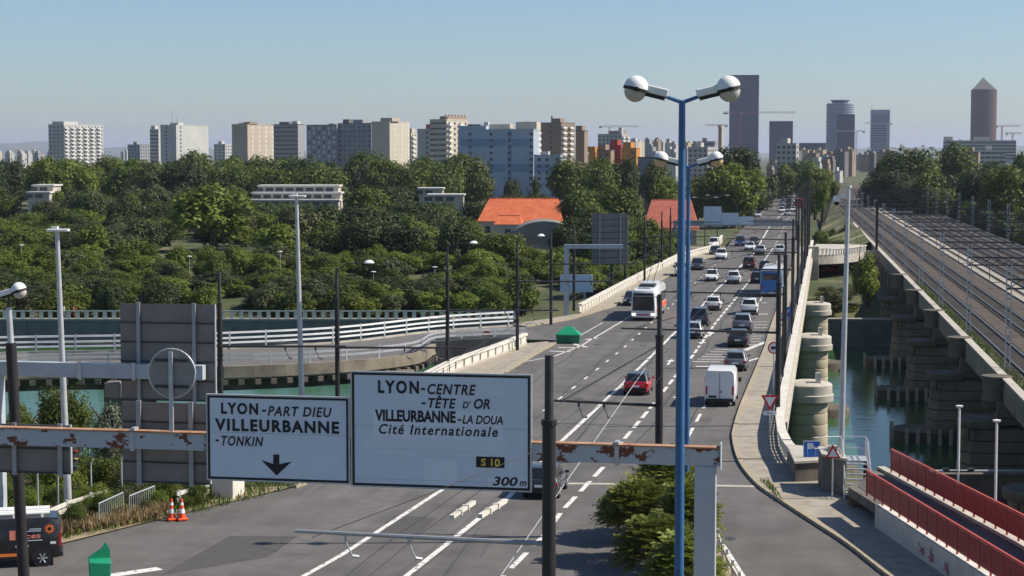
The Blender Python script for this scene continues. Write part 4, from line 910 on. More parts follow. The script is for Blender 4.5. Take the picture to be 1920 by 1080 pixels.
# cranes
mat('crane_red', (0.55, 0.09, 0.06), 0.6); mat('crane_pale', (0.55, 0.52, 0.48), 0.6)
def crane(label, xm, ytop, xl, xr, D, m, slope=0.0):
    z1 = zat(ytop, D) + 5; k = D / F; e = empty('tower_crane', (xat(xm, D), D, -5), 0, label, 'crane'); q = 0.45 * D / 1500
    mb = MB()
    for i in (-q, q):
        for j in (-q, q): mb.box((i, j, z1 / 2), (q * .5, q * .5, z1))
    mb.build('mast', m, e)
    L0, R0 = (xl - xm) * k, (xr - xm) * k
    mb = MB(); n = 14
    for z in (0, 2.2 * q): mb.beam((L0, 0, z1 + z), (R0, 0, z1 + z + slope * (R0 - L0)), q * .5, q * .5)
    for i in range(n): mb.beam((L0 + (R0 - L0) * i / n, 0, z1), (L0 + (R0 - L0) * (i + 1) / n, 0, z1 + 2.2 * q), q * .35, q * .35)
    mb.build('jib', m, e)
    sx = L0 if abs(L0) < abs(R0) else R0
    MB().box((sx * .85, 0, z1 - q * .6), (abs(sx) * .28, q * 2, q * 2.6)).build('counterweight', 'wall_brown_b', e)
    MB().box((q * 1.6, -q, z1 - q), (q * 2, q * 2, q * 2.4)).build('cab', 'roof_white', e)
crane('red and white crane in front of the tallest tower', 1386, 212, 1353, 1488, 2600, 'crane_red')
crane('red crane on the bare concrete core', 1346, 236, 1320, 1362, 1900, 'crane_red')
crane('pale crane above the brown and orange houses', 1141, 238, 1122, 1196, 1700, 'crane_pale')
crane('thin crane in front of the dark flat-topped tower', 1602, 247, 1566, 1618, 3000, 'crane_pale')
crane('thin crane across the pale striped tower', 1660, 232, 1618, 1668, 3100, 'crane_pale')
crane('crane just right of the pointed brown tower', 1873, 237, 1862, 1908, 3000, 'crane_red')
crane('lower crane at the far right', 1893, 251, 1880, 1910, 3000, 'crane_red')
# ------------------------------------------------------------------ sign gantries
GA = R(10.5)
def on_plane(px, px0, D0, ang=GA):                      # distance where a pixel column meets a vertical plane through (px0, D0)
    k0, k = (px0 - 960) / F, (px - 960) / F; x0 = k0 * D0; tg = math.tan(ang)
    return (D0 + x0 * tg) / (1 + k * tg)                # D = D0 - (x - x0) * tan
def gp(px, py, off=0.0): D = on_plane(px, 1350, 60.0) - off; return at(px, py, D)
pr_, pl_ = gp(1350, 858), gp(-140, 815)
ga = empty('sign_gantry', (pr_.x - 0.45, pr_.y, 0), -GA, 'rusty grey steel gantry spanning the road with two direction signs', 'gantry')
Lb = (pr_ - pl_).length
MB().box2((-Lb + .45, -0.17, 6.45), (0.45, 0.17, 7.02)).build('beam', 'rust_paint', ga)
MB().box2((-Lb + .45, -0.22, 7.022), (0.42, 0.22, 7.07)).build('beam_top_flange', 'rust_top', ga)
MB().box2((0.46, -0.24, 6.3), (0.49, 0.24, 7.2)).build('end_plate', 'grey_paint', ga)
MB().box2((-0.36, -0.2, 0.0), (0.33, 0.2, 6.44)).build('post', 'grey_paint', ga, bevel=0.02)
MB().box2((-Lb + 1.0, -0.2, 0.0), (-Lb + 1.7, 0.2, 6.44)).build('post', 'grey_paint', ga, bevel=0.02)
for x in (-2.9, -14.1, -16.0, -19.6): MB().box2((x - .07, -0.2, 6.38), (x + .07, 0.24, 7.16)).build('clamp', 'galv', ga)
def sign_root(name, px0, px1, ytop, ybot, off, label):
    p, q = gp(px0, ytop, off), gp(px1, ytop, off); b = gp(px0, ybot, off)
    e = empty(name, (p.x, p.y, b.z), -GA, label, 'road sign'); w_, h = (q - p).length, p.z - b.z
    MB().box2((0, 0, 0), (w_, 0.06, h)).build('panel', 'sign_face', e)
    fr = MB(); k = 0.075
    for a, b_ in (((0, 0), (w_, k)), ((0, h - k), (w_, h)), ((0, k), (k, h - k)), ((w_ - k, k), (w_, h - k))): fr.box2((a[0], -0.012, a[1]), (b_[0], -0.001, b_[1]))
    fr.build('border', 'sign_black', e)
    ed = MB(); g_ = 0.05
    for a, b_ in (((-g_, -g_), (w_ + g_, -.002)), ((-g_, h + .002), (w_ + g_, h + g_)), ((-g_, -.002), (-.002, h + .002)), ((w_ + .002, -.002), (w_ + g_, h + .002))): ed.box2((a[0], -0.03, a[1]), (b_[0], 0.09, b_[1]))
    ed.build('edge_profile', 'galv', e)
    return e, w_, h
# the small sign: local coordinates from the rectified photo, in pixels of a 3x crop
e, w_, h = sign_root('direction_sign', 389, 653, 741, 897, 0.32, 'left white direction sign with down arrow and LYON-PART DIEU')
u = w_ / 800.0; v = h / 475.0
def put(txt, x, ybase, wd, cap, **k): return text(e, txt, k.pop('m', 'sign_black'), x * u, h - ybase * v, wd * u, cap * v, z=-0.016, **k)
put('LYON', 78, 100, 212, 58, bold=0.038, spacing=1.25); put('-', 312, 97, 24, 54, bold=0.022); put('PART DIEU', 345, 106, 362, 52, shear=0.22, bold=0.02, spacing=1.15)
put('VILLEURBANNE', 42, 196, 706, 62, bold=0.038, spacing=1.2); put('-', 44, 272, 20, 50, bold=0.022); put('TONKIN', 78, 282, 240, 52, shear=0.22, bold=0.02, spacing=1.15)
MB().box2((0.1, -0.008, h * .56 - .008), (w_ - .1, -0.002, h * .56 + .008)).build('panel_seam', 'sign_seam', e)
def apt(x, y): return (x * u, -0.014, h - y * v)
ar = [(372, 325), (408, 325), (408, 372), (478, 362), (474, 368), (393, 448), (308, 362), (372, 376)]
ar = [(374, 326), (408, 326), (408, 380), (478, 364), (392, 446), (306, 360), (374, 380)]
MB().add([apt(*p) for p in ar][::-1], [tuple(range(len(ar)))]).build('down_arrow', 'sign_black', e)
e, w_, h = sign_root('direction_sign', 660, 994, 698, 909, 0.32, 'right large white direction sign with LYON-CENTRE and S 10 plate')
u = w_ / 1000.0; v = h / 628.0
for (x0, y0, x1, y1, m) in ((118, 205, 850, 350, 'sign_patch'), (120, 350, 880, 412, 'sign_patch_dull'), (405, 470, 595, 612, 'sign_patch'), (765, 560, 982, 614, 'sign_patch'), (62, 372, 119, 430, 'sign_patch_dull'), (120, 430, 962, 450, 'sign_patch_dull'), (765, 48, 870, 108, 'sign_patch_dull')):
    MB().box2((x0 * u, -0.006, h - y1 * v), (x1 * u, -0.001, h - y0 * v)).build('cover_patch', m, e)
for y in (292, 590): MB().box2((0.08, -0.0085, h - y * v - .006), (w_ - .08, -0.0065, h - y * v + .006)).build('panel_seam', 'sign_seam', e)
put('LYON', 148, 108, 232, 64, bold=0.038, spacing=1.3); put('-', 392, 103, 22, 58, bold=0.022); put('CENTRE', 428, 110, 272, 54, shear=0.22, bold=0.022, spacing=1.15)
put('-', 395, 180, 22, 54, bold=0.022); put('TÊTE', 432, 186, 156, 52, shear=0.22, bold=0.022, spacing=1.1); put("D'", 625, 184, 45, 36, shear=0.2, bold=0.018); put('OR', 688, 184, 90, 52, shear=0.22, bold=0.022)
put('VILLEURBANNE', 130, 264, 456, 58, bold=0.038); put('-', 598, 264, 20, 46, bold=0.022); put('LA DOUA', 624, 268, 226, 45, shear=0.22, bold=0.02)
put('Cité Internationale', 152, 336, 670, 52, shear=0.22, bold=0.02, spacing=1.2)
MB().box2((700 * u, -0.014, h - 508 * v), (858 * u, -0.002, h - 448 * v)).build('route_plate', 'sign_black', e)
put('S 10', 728, 498, 105, 38, m='sign_gold', bold=0.024).location.y = -0.02
put('300', 792, 604, 140, 46, shear=0.2, bold=0.024); put('m', 942, 604, 38, 40, shear=0.2, bold=0.02)
# boards seen from behind
def board_back(name, e, x0, x1, z0, z1, n, rails, y=0.0):
    hh = (z1 - z0) / n; me = MB().box2((x0, y, 0), (x1, y + .035, hh - .02)).mesh('board_plank', 'sign_back')
    for i in range(n): child('board_plank', me, e, (0, 0, z0 + i * hh))
    lip = MB().box2((x0, y - .05, -.03), (x1, y, .03)).mesh('plank_lip', 'dark_metal')
    for i in range(n): child('plank_lip', lip, e, (0, 0, z0 + i * hh))
    for r_ in rails: MB().box2((r_ - .08, y - .13, z0 - .1), (r_ + .08, y - .055, z1 + .04)).build('board_rail', 'steel_grey', e)
    MB().box2((x1 + .002, y - .06, z0), (x1 + .05, y + .06, z1)).build('board_edge', 'galv', e)
for (px0, px1, yt, yb, n, rl, lab) in ((229, 392, 752, 902, 4, (0.2, 0.8), 'back of a dark ribbed road sign behind the rusty gantry beam'), (-40, 131, 792, 882, 2, (0.4, 0.9), 'back of a low road sign behind the beam at the left edge')):
    p, q, b = gp(px0, yt, -0.5), gp(px1, yt, -0.5), gp(px0, yb, -0.5); w_ = (q - p).length
    e = empty('road_sign', (p.x, p.y, b.z), -GA, lab, 'road sign'); board_back('b', e, 0, w_, 0, p.z - b.z, n, [w_ * f_ for f_ in rl])
# second gantry, further left
D2 = 82.0
def gp2(px, py, off=0.0): return at(px, py, on_plane(px, 0, D2) - off)
a_, b_ = gp2(-3, 690), gp2(383, 690)
g2 = empty('sign_gantry', (a_.x, a_.y, 0), -GA, 'pale grey cantilever gantry at the left edge carrying a big sign', 'gantry'); L2 = (b_ - a_).length
zc = a_.z; MB().box2((-3, -.2, zc - .32), (L2, .2, zc + .32)).build('beam', 'grey_paint', g2, bevel=0.02); MB().box2((-.28, -.2, 0), (.2, .2, zc - .33)).build('post', 'grey_paint', g2)
for x in (3.9, 6.4): MB().box2((x - .08, -.26, zc - .38), (x + .08, -.202, zc + .38)).build('clamp', 'galv', g2)
p, q, b = gp2(225, 568, -.4), gp2(402, 568, -.4), gp2(225, 748, -.4)
e = empty('road_sign', (p.x, p.y, b.z), -GA, 'back of a tall ribbed road sign above the pale gantry on the left', 'road sign'); w_ = (q - p).length
board_back('b', e, 0, w_, 0, p.z - b.z, 5, [w_ * .2, w_ * .79])
MB().box2((-.75, -.1, .05), (-.03, .5, .75)).build('lamp_box', 'sign_back', e, bevel=0.1)
# round sign from behind
c = gp(322, 700, 0.0); e = empty('round_sign', (c.x, c.y, 0), -GA, 'grey back of a round sign on a thin post before the boards', 'road sign')
r_ = 46 * 63.5 / F
def disc(mb, x, z, r, y0, y1, n=28, mi=0):
    mb.tube((x, y0, z), (x, y1, z), r, r, n, mi); return mb
disc(MB(), 0, c.z, r_, 0, .04).build('disc', 'sign_disc', e); 
rim = MB(); 
for k in range(32):
    a, b2 = 2 * math.pi * k / 32, 2 * math.pi * (k + 1) / 32; rim.tube((r_ * math.cos(a), .02, c.z + r_ * math.sin(a)), (r_ * math.cos(b2), .02, c.z + r_ * math.sin(b2)), .035, n=5, caps=False)
rim.build('rim', 'galv', e); MB().box2((-.07, -.12, 7.07), (.07, -.05, c.z + .75)).build('post', 'galv', e)
for z in (-.45, .45): MB().box2((-.6, -.05, c.z + z - .05), (.6, 0, c.z + z + .05)).build('bracket', 'dark_metal', e)
# ------------------------------------------------------------------ poles and lamps
ORD = ['first', 'second', 'third', 'fourth', 'fifth', 'sixth', 'seventh', 'eighth', 'ninth', 'tenth', 'eleventh', 'twelfth', 'thirteenth', 'fourteenth']
def black_pole(x, y, z0, h, label, r=0.18, arm=None, armz=5.6, lamp=None, group='trolley wire poles', split=0.83, stay=True, ang=A):
    e = empty('trolley_pole', (x, y, z0), -ang, label, 'pole', group)
    MB().tube((0, 0, 0), (0, 0, h * split), r, r * .97, 12).build('lower_shaft', 'black_metal', e, smooth=40)
    MB().tube((0, 0, h * split), (0, 0, h), r * .66, r * .62, 12).build('upper_shaft', 'dark_metal', e, smooth=40)
    MB().tube((0, 0, h * split - .12), (0, 0, h * split + .03), r * 1.12, n=12).build('collar', 'black_metal', e)
    if arm:
        MB().tube((0, 0, armz), (arm, 0, armz + .12), .075, .055, 8).build('arm', 'steel_grey' if y < 60 else 'dark_metal', e)
        sg = 1 if arm > 0 else -1
        if stay: MB().tube((0, 0, h * split - .4), (arm * .92, 0, armz + .12), .018, n=4).build('stay', 'black_metal', e)
        hm = MB().tube((0, 0, 0), (0, 0, -.18), .05, n=6).tube((0, 0, -.18), (.16, .12, -.62), .022, n=4).tube((.16, .12, -.62), (.34, .2, -.66), .05, n=5).mesh('hanger', 'galv' if y < 60 else 'dark_metal')
        for f_ in (.52, .76): child('hanger', hm, e, (arm * f_ * (1.05 if y < 60 else 1), 0, armz + .05))
    if lamp:
        MB().path([(0, 0, h - .1), (lamp * .35, 0, h + .28), (lamp * .85, 0, h + .36)], .045, 6).build('lamp_arm', 'dark_metal', e)
        MB().lathe([(0, .16), (.2, .12), (.32, 0), (.3, -.05), (0, -.1)], (lamp, 0, h + .36), 12).build('lamp_head', 'lamp_white', e, smooth=50)
    return e
black_pole(1.04, 52, 0, 10.9, 'thick black trolley pole in front of the large sign, nearest the camera', .2, -7.4, 5.55, stay=False)
black_pole(6.35, 80, 0.1, 10.4, 'thick black pole standing in the planted island', .17, -4.6, 5.6)
for k, D in enumerate((113, 144, 175, 206, 237, 268, 299, 330)):
    p = W(D / math.cos(A) + .5, -3.35); p.x += 0.3 if k == 0 else 0
    black_pole(p.x, D, 0.1, 10.4, '%s black trolley pole along the right parapet, counted from the near end' % ORD[k], .16, -9.6, 5.6)
for k, D in enumerate((128, 159, 190, 221, 252, 283)):
    p = W(D / math.cos(A), -2.95); e = empty('pavement_post', (p.x, p.y, .1), 0, '%s slim dark post between the trolley poles on the right pavement' % ORD[k], 'pole', 'slim posts on the right pavement')
    MB().tube((0, 0, 0), (0, 0, 7.2), .085, .07, 8).build('shaft', 'black_metal', e); MB().tube((0, 0, 7.2), (0, 0, 7.32), .11, n=8).build('cap', 'dark_metal', e)
for k, D in enumerate((365, 400, 440, 480, 520, 570)):
    p = W(D, -6.0); black_pole(p.x, p.y, 0, 9.5, '%s far trolley pole beyond the end of the bridge' % ORD[k], .16, -9, 5.6, group='far trolley poles')
for k, (px, D, h, lamp, arm, lab) in enumerate(((412, 103, 10, None, 7.2, 'black trolley pole left of the small direction sign'), (632, 112, 9.7, 2.0, 8, 'black lamp pole above the gap between the two direction signs'), (839, 139, 9.6, 2.0, 8.4, 'black lamp pole by the dark junction wall'),
        (970, 156, 9.4, 2.0, 8.2, 'black lamp pole at the end of the left parapet'), (1033, 181, 8.9, None, 8.6, 'black pole on the kerb behind the green container'), (1076, 197, 8.9, None, None, 'black pole just right of the pale portal post'),
        (1208, 241, 8.6, None, 8.4, 'black pole behind the trolleybus on the left pavement'), (1240, 268, 8.4, None, 8, 'black pole left of the blue lamp posts on the far parapet'), (1256, 292, 8.3, None, 8, 'black pole nearest the red tiled house'))):
    p = at(px, 600, D); black_pole(p.x, D, -1.0 if k in (1, 2) else 0.0, h + (1 if k in (1, 2) else 0), lab, .15, arm, 5.9, lamp, 'trolley poles left of the road', stay=False)
for k, (px, D) in enumerate(((1322, 420), (1345, 450), (1404, 520), (1440, 620), (1460, 700), (1496, 640))):
    p = at(px, 400, D); e = empty('street_lamp', (p.x, D, -4 if k < 3 else 0), 0, '%s distant twin-armed street lamp along the far road, from the left' % ORD[k], 'street lamp', 'distant street lamps')
    hh = zat(372 - k * 4, D) + (4 if k < 3 else 0)
    MB().tube((0, 0, 0), (0, 0, hh), .12, .08, 6).build('shaft', 'dark_metal', e); MB().path([(-2.2, 0, hh + .2), (0, 0, hh), (2.2, 0, hh + .2)], .06, 5).build('arm', 'dark_metal', e)
    for sgn in (-1, 1): MB().box((sgn * 2.4, 0, hh + .25), (.9, .4, .22)).build('lamp_head', 'lamp_white', e)
for k, (px, py, D) in enumerate(((355, 481, 300), (525, 472, 292), (700, 510, 285), (262, 486, 310), (75, 488, 320), (888, 520, 300), (815, 501, 290), (730, 515, 300), (40, 460, 330))):
    p = at(px, py, D); e = empty('park_lamp', (p.x, D, -4.2), 0, 'small white-topped park lamp among the riverside trees, %s of nine' % ORD[k], 'street lamp', 'park lamps')
    hh = p.z + 4.2; MB().tube((0, 0, 0), (0, 0, hh), .06, n=6).build('shaft', 'galv', e); MB().lathe([(0, .14), (.42, .06), (.42, 0), (0, -.02)], (0, 0, hh), 12).build('lamp_head', 'lamp_white', e)
def ball_lamp(e, x, z, sgn, r, L_, m2='lamp_glass', tilt=0.24):
    # a white globe hood with a glass lower half on a box arm; sgn = side it points to
    q = empty('lamp_head'); q.parent = e; q.location = (x, 0, z); q.rotation_euler = (0, -tilt * sgn, 0)
    prof = [(r * math.cos(a), r * math.sin(a)) for a in [R(i * 15) for i in range(0, 7)]]
    c0 = sgn * (L_ + r * .8)
    MB().lathe(prof, (c0, 0, .02), 20).build('hood', 'lamp_white', q, smooth=60)
    MB().lathe([(r * .9 * math.cos(a), -r * .9 * math.sin(a)) for a in [R(i * 15) for i in range(0, 7)]], (c0, 0, -.06), 20).build('glass_bowl', m2, q, smooth=60)
    MB().lathe([(r * 1.02, .02), (r * 1.02, -.06), (r * .85, -.06)], (c0, 0, 0), 20).build('rim', 'black_plastic', q)
    MB().box((sgn * (L_ * .5 + .06), 0, .07), (L_, r * .62, .20)).build('gear_box', 'lamp_white', q, bevel=0.03)
    MB().box((sgn * (L_ * .62), 0, -.075), (L_ * .9, r * .5, .09)).build('gear_cover', 'black_plastic', q)
    MB().tube((c0, -r * 1.08, -.02), (c0, -r * .9, -.02), .06, n=8).build('hinge', 'black_plastic', q)
def twin_lamp(px, D, ytop, label, s=1.0, glass='lamp_glass', wdt=.115):
    p = at(px, ytop, D); z1 = p.z; e = empty('blue_street_lamp', (p.x, D, 0.1), 0, label, 'street lamp')
    MB().tube((0, 0, 0), (0, 0, z1 - 7.5), wdt * 1.12, wdt, 10).build('lower_shaft', 'blue_metal', e, smooth=40)
    MB().tube((0, 0, z1 - 7.5), (0, 0, z1), wdt, wdt * .72, 10).build('upper_shaft', 'blue_metal', e, smooth=40)
    for sg in (-1, 1):
        MB().tube((0, 0, z1 - .05), (sg * .42 * s, 0, z1 + .10 * s), .05, .045, 8).build('arm', 'blue_metal', e); ball_lamp(e, sg * .32 * s, z1 + .09 * s, sg, .31 * s, .62 * s, glass)
twin_lamp(1279, 47, 196, 'nearest tall blue street lamp with two white globe heads'); twin_lamp(1291, 79, 316, 'second blue street lamp behind the nearest one', 1.0, 'lamp_amber', .11)
p = at(16, 556, 68); e = empty('globe_street_lamp', (p.x, 68, 0), 0, 'grey and black street lamp with a white globe at the left edge', 'street lamp')
MB().tube((0.4, 0, -.0), (0.05, 0, p.z - 1.7), .22, .2, 12).build('lower_shaft', 'black_metal', e, smooth=40); MB().tube((0.05, 0, p.z - 1.7), (0, 0, p.z - .4), .12, .1, 10).build('middle_shaft', 'galv', e, smooth=40); MB().tube((0, 0, p.z - .4), (0, 0, p.z), .05, n=8).build('neck', 'dark_metal', e)
ball_lamp(e, -.35, p.z, 1, .28, .55, tilt=.3)
def grey_lamp(px, D, ytop, label, z0=0.0, lean=0.0, head=True):
    p = at(px, ytop, D); h = p.z - z0; e = empty('grey_street_lamp', (p.x + lean, D, z0), 0, label, 'street lamp')
    MB().tube((0, 0, 0), (-lean, 0, h), .19, .10, 12).build('shaft', 'galv', e, smooth=40)
    if head:
        MB().box((-lean + .05, 0, h + .06), (1.0, .45, .12)).build('lamp_head', 'lamp_white', e, bevel=.03); MB().box((-lean - .1, 0, h + .16), (.3, .3, .14)).build('sensor', 'lamp_white', e)
    return e, h
grey_lamp(556, 112, 370, 'tall pale grey street lamp above the small direction sign', lean=.25); grey_lamp(107, 86, 434, 'slender grey street lamp on the left verge', lean=.3)
e, h_ = grey_lamp(1591, 100, 352, 'tall beige mast with white cameras beside the metal stairs', z0=-.5, lean=-.25, head=False)
MB().tube((.25, 0, h_), (.25, 0, h_ + .12), .17, n=10).build('cap', 'concrete_pale', e)
MB().tube((.25, 0, h_ - .7), (-.35, 0, h_ - .55), .04, n=6).build('camera_arm', 'galv', e); MB().lathe([(0, .2), (.17, .16), (.2, 0), (.2, -.12), (0, -.14)], (-.38, 0, h_ - .62), 12).build('camera_hood', 'lamp_white', e, smooth=50); MB().lathe([(.15, 0), (.12, -.14), (0, -.2)], (-.38, 0, h_ - .76), 10).build('camera_dome', 'black_plastic', e, smooth=50)
MB().box((-.1, -.1, h_ - .45), (.35, .2, .16)).build('camera_box', 'lamp_white', e)
for px, yt, D, lab in ((1799, 762, 96, 'white lamp post left of the pair beyond the red fence'), (1869, 789, 88, 'white lamp post right of the pair beyond the red fence')):
    p = at(px, yt, D); e = empty('white_lamp_post', (p.x, D, -3.2), 0, lab, 'street lamp'); hh = p.z + 3.2
    MB().tube((0, 0, 0), (0, 0, hh), .075, .06, 8).build('shaft', 'lamp_white', e); MB().lathe([(0, .08), (.2, .04), (.16, -.05), (0, -.06)], (0, 0, hh), 12).build('lamp_head', 'lamp_white', e, smooth=50)
    if px < 1850: MB().box((0, 0, hh - 3.4), (1.5, .1, .07)).box((-.65, 0, hh - 3.3), (.3, .3, .12)).box((.65, 0, hh - 3.3), (.3, .3, .12)).build('side_lamps', 'dark_metal', e)
# trolley wires
def wire(pts, label, r=.014, m='black_metal'):
    mb = MB()
    for a, b in zip(pts[:-1], pts[1:]): mb.tube(a, b, r, n=4, caps=False)
    return tag(mb.build('trolley_wire', m), label, 'wire', 'trolley wires')
for t_ in (-9.2, -8.6): wire([W(30, t_ - 3.5, 5.5), W(52, t_ - 3, 5.5), W(81, t_ - 1.2, 5.5), W(114, t_ + .2, 5.5)] + [W(s_, t_ + .4, 5.5) for s_ in range(145, 340, 31)], 'trolley contact wire over the outbound lanes')
for t_ in (-19.6, -19.0): wire([W(s_, t_, 5.6) for s_ in (88, 104, 139, 156, 181, 210, 241, 268, 300)], 'trolley contact wire over the inbound lanes')
wire([gp(585, 1008, 6), gp(840, 912, 3), gp(1003, 846, .4)], 'diagonal guy wire crossing the large direction sign', .012); wire([at(1205, 752, 76), at(1243, 700, 80)], 'short guy wire left of the island pole', .012); wire([at(1042, 762, 56), at(1180, 680, 78), at(1235, 670, 80)], 'long guy wire between the two nearest black poles', .012)
wire([at(940, 1078, 50), at(1210, 690, 82)], 'pale contact wire running up to the red car', .014, 'galv')
for a, b in (((847, 970), (888, 942)), ((900, 968), (947, 939))):
    p, q = at(a[0], a[1], 62), at(b[0], b[1], 66); e = tag(MB().beam(p, q, .16, .14).beam(p + (q - p) * .3, p + (q - p) * .34, .24, .2).beam(p + (q - p) * .62, p + (q - p) * .66, .24, .2).build('wire_insulator', 'concrete_pale'), 'pale %s section insulator hanging in the trolley wires' % ('left' if a[0] < 880 else 'right'), 'insulator', 'wire insulators')
# ------------------------------------------------------------------ distant big sign back, portal and boards
D = 240; p, q, b = at(1110, 400, D), at(1177, 400, D), at(1110, 495, D)
e = empty('road_sign', (p.x, D, -1), 0, 'back of a big ribbed sign on two posts by the left parapet', 'road sign'); w_ = q.x - p.x
board_back('b', e, 0, w_, b.z + 1, p.z + 1, 8, [w_ * .22, w_ * .8])
for f_ in (.55, .93): MB().box2((w_ * f_ - .13, .1, 0), (w_ * f_ + .13, .3, b.z + 1.5)).build('post', 'dark_metal', e)
D = 190; p, q = at(1062, 466, D), at(1168, 466, D); e = empty('portal_post', (p.x, D, 0), 0, 'pale blue-grey cantilever portal behind the green container', 'gantry')
MB().box2((-.25, -.2, 0), (.25, .2, p.z)).build('post', 'grey_paint', e); MB().box2((-.25, -.22, p.z + .002), (q.x - p.x, .22, p.z + .42)).build('beam', 'grey_paint', e)
D = 215; p, q, b = at(1050, 515, D), at(1108, 515, D), at(1050, 548, D); e = empty('notice_board', (p.x, D, -4), 0, 'pale blank board behind the pale portal', 'board')
MB().box2((0, 0, b.z + 4), (q.x - p.x, .12, p.z + 4)).build('panel', 'sign_face', e); MB().box2((q.x - p.x + .002, -.1, b.z + 4), (q.x - p.x + .25, .3, p.z + 4)).build('edge', 'lamp_white', e)
for f_ in (.2, .8): MB().box2((f_ * (q.x - p.x) - .1, .13, 0), (f_ * (q.x - p.x) + .1, .3, p.z + 3.5)).build('post', 'galv', e)
# far gantry over the road beyond the bridge
D = 395; zb = zat(421, D); xa_, xb_ = xat(1262, D), xat(1496, D)
e = empty('sign_gantry', (xa_, D, -4), 0, 'far grey gantry across the road with stepped sign backs', 'gantry')
MB().box2((0, -.3, zb + 3.7), (xb_ - xa_, .3, zb + 4.9)).build('beam', 'steel_grey', e)
for x in (0.3, xb_ - xa_ - .3): MB().box2((x - .3, -.3, 0), (x + .3, .3, zb + 3.69)).build('post', 'steel_grey', e)
for (x0, x1, y0, y1) in ((1318, 1351, 387, 421), (1351.5, 1383, 399, 421), (1383.5, 1411, 406, 421), (1411.5, 1466, 410, 424)):
    MB().box2((xat(x0, D) - xa_, -.45, zat(y1, D) + 4), (xat(x1, D) - xa_, -.32, zat(y0, D) + 4)).build('sign_panel', 'sign_face' if x1 < 1412 else 'steel_grey', e)
# ------------------------------------------------------------------ small things along the road
def triangle_sign(px, ytop, ybase, D, label, size=.95, plate=True, down=True, z0=.1, post=True):
    c = at(px, ytop, D); e = empty('road_sign', (c.x, D, z0), 0, label, 'road sign'); z1 = c.z - z0; s_ = size
    def tri(k, y): 
        hh = s_ * .87
        if down: return [(-s_ / 2 * k, y, z1 - hh * (1 - k) * .33), (s_ / 2 * k, y, z1 - hh * (1 - k) * .33), (0, y, z1 - hh + hh * (1 - k) * .66)]
        return [(-s_ / 2 * k, y, z1 - hh + hh * (1 - k) * .33), (0, y, z1 - hh * (1 - k) * .66), (s_ / 2 * k, y, z1 - hh + hh * (1 - k) * .33)]
    def slab(k, y0, y1, m, nm):
        a, b = tri(k, y0), tri(k, y1); MB().add(a + b, [(0, 1, 2), (5, 4, 3), (0, 3, 4, 1), (1, 4, 5, 2), (2, 5, 3, 0)]).build(nm, m, e)
    slab(1, 0, .03, 'sign_red', 'red_border'); slab(.62, -.012, -.002, 'sign_white', 'white_field')
    if post: MB().tube((0, .07, 0), (0, .07, z1 + .05), .04, n=8).build('post', 'galv', e)
    if plate: MB().box((0, 0, z1 - s_ * .87 - .14), (s_ * .72, .03, .24)).build('plate', 'sign_white', e); text(e, '50m', 'sign_black', -s_ * .2, z1 - s_ * .87 - .2, s_ * .4, .12, z=-.02)
    return e, z1
triangle_sign(1444, 741, 0, 108, 'give-way triangle with a small plate on the nearest parapet pole', 1.05, post=True); triangle_sign(1468, 587, 0, 165, 'further give-way triangle below the round blue sign', 1.05)
c = at(1476, 587, 166.5); e = empty('road_sign', (c.x, 166.5, .1), 0, 'round blue sign behind the further give-way triangle', 'road sign'); disc(MB(), 0, c.z, .46, 0, .03, 20).build('disc', 'sign_blue', e); MB().tube((0, .06, 0), (0, .06, c.z), .04, n=6).build('post', 'galv', e); MB().beam((-.2, -.012, c.z - .2), (.2, -.012, c.z + .2), .01, .09).build('white_arrow', 'sign_white', e)
c = at(1451, 655, 127); e = empty('road_sign', (c.x, 127, .1), 0, 'round red-rimmed no-entry-type sign on a parapet pole', 'road sign'); disc(MB(), 0, c.z, .42, 0, .03, 20).build('red_ring', 'sign_red', e); disc(MB(), 0, c.z, .32, -.012, -.002, 20).build('white_field', 'sign_white', e); MB().box((0, -.02, c.z + .02), (.4, .012, .16)).box((-.1, -.02, c.z - .1), (.1, .012, .1)).box((.12, -.02, c.z - .1), (.1, .012, .1)).build('car_mark', 'sign_black', e); MB().tube((0, .06, 0), (0, .06, c.z), .04, n=6).build('post', 'galv', e)
D = 94; c = at(1522, 842, D); e = empty('road_sign', (c.x, D, 0), 0, 'square blue sign with white lane diagram by the parapet end', 'road sign')
MB().box((0, 0, c.z), (.86, .03, .84)).build('panel', 'sign_white', e); MB().box((0, -.022, c.z), (.8, .01, .78)).build('blue_field', 'sign_blue', e)
MB().beam((-.22, -.032, c.z - .3), (-.22, -.032, c.z + .3), .01, .07).beam((.2, -.032, c.z - .32), (.2, -.032, c.z + .02), .01, .07).beam((.2, -.032, c.z), (.02, -.032, c.z + .22), .01, .06).build('lane_mark', 'sign_white', e); MB().box((-.08, -.032, c.z + .16), (.3, .008, .3)).build('grey_patch', 'sign_face', e)
MB().tube((0, .06, 0), (0, .06, c.z + .35), .045, n=8).build('post', 'galv', e); MB().box((0, -.02, c.z - .95), (.36, .02, .24)).build('small_plate', 'sign_white', e); text(e, '2m50', 'sign_blue', -.13, c.z - .99, .26, .1, z=-.034)
D = 88.2; triangle_sign(1562, 834, 0, D, 'red-rimmed warning triangle on the concrete block by the stairs', .75, plate=False, down=False, z0=.1); c = at(1562, 860, D - .03); 
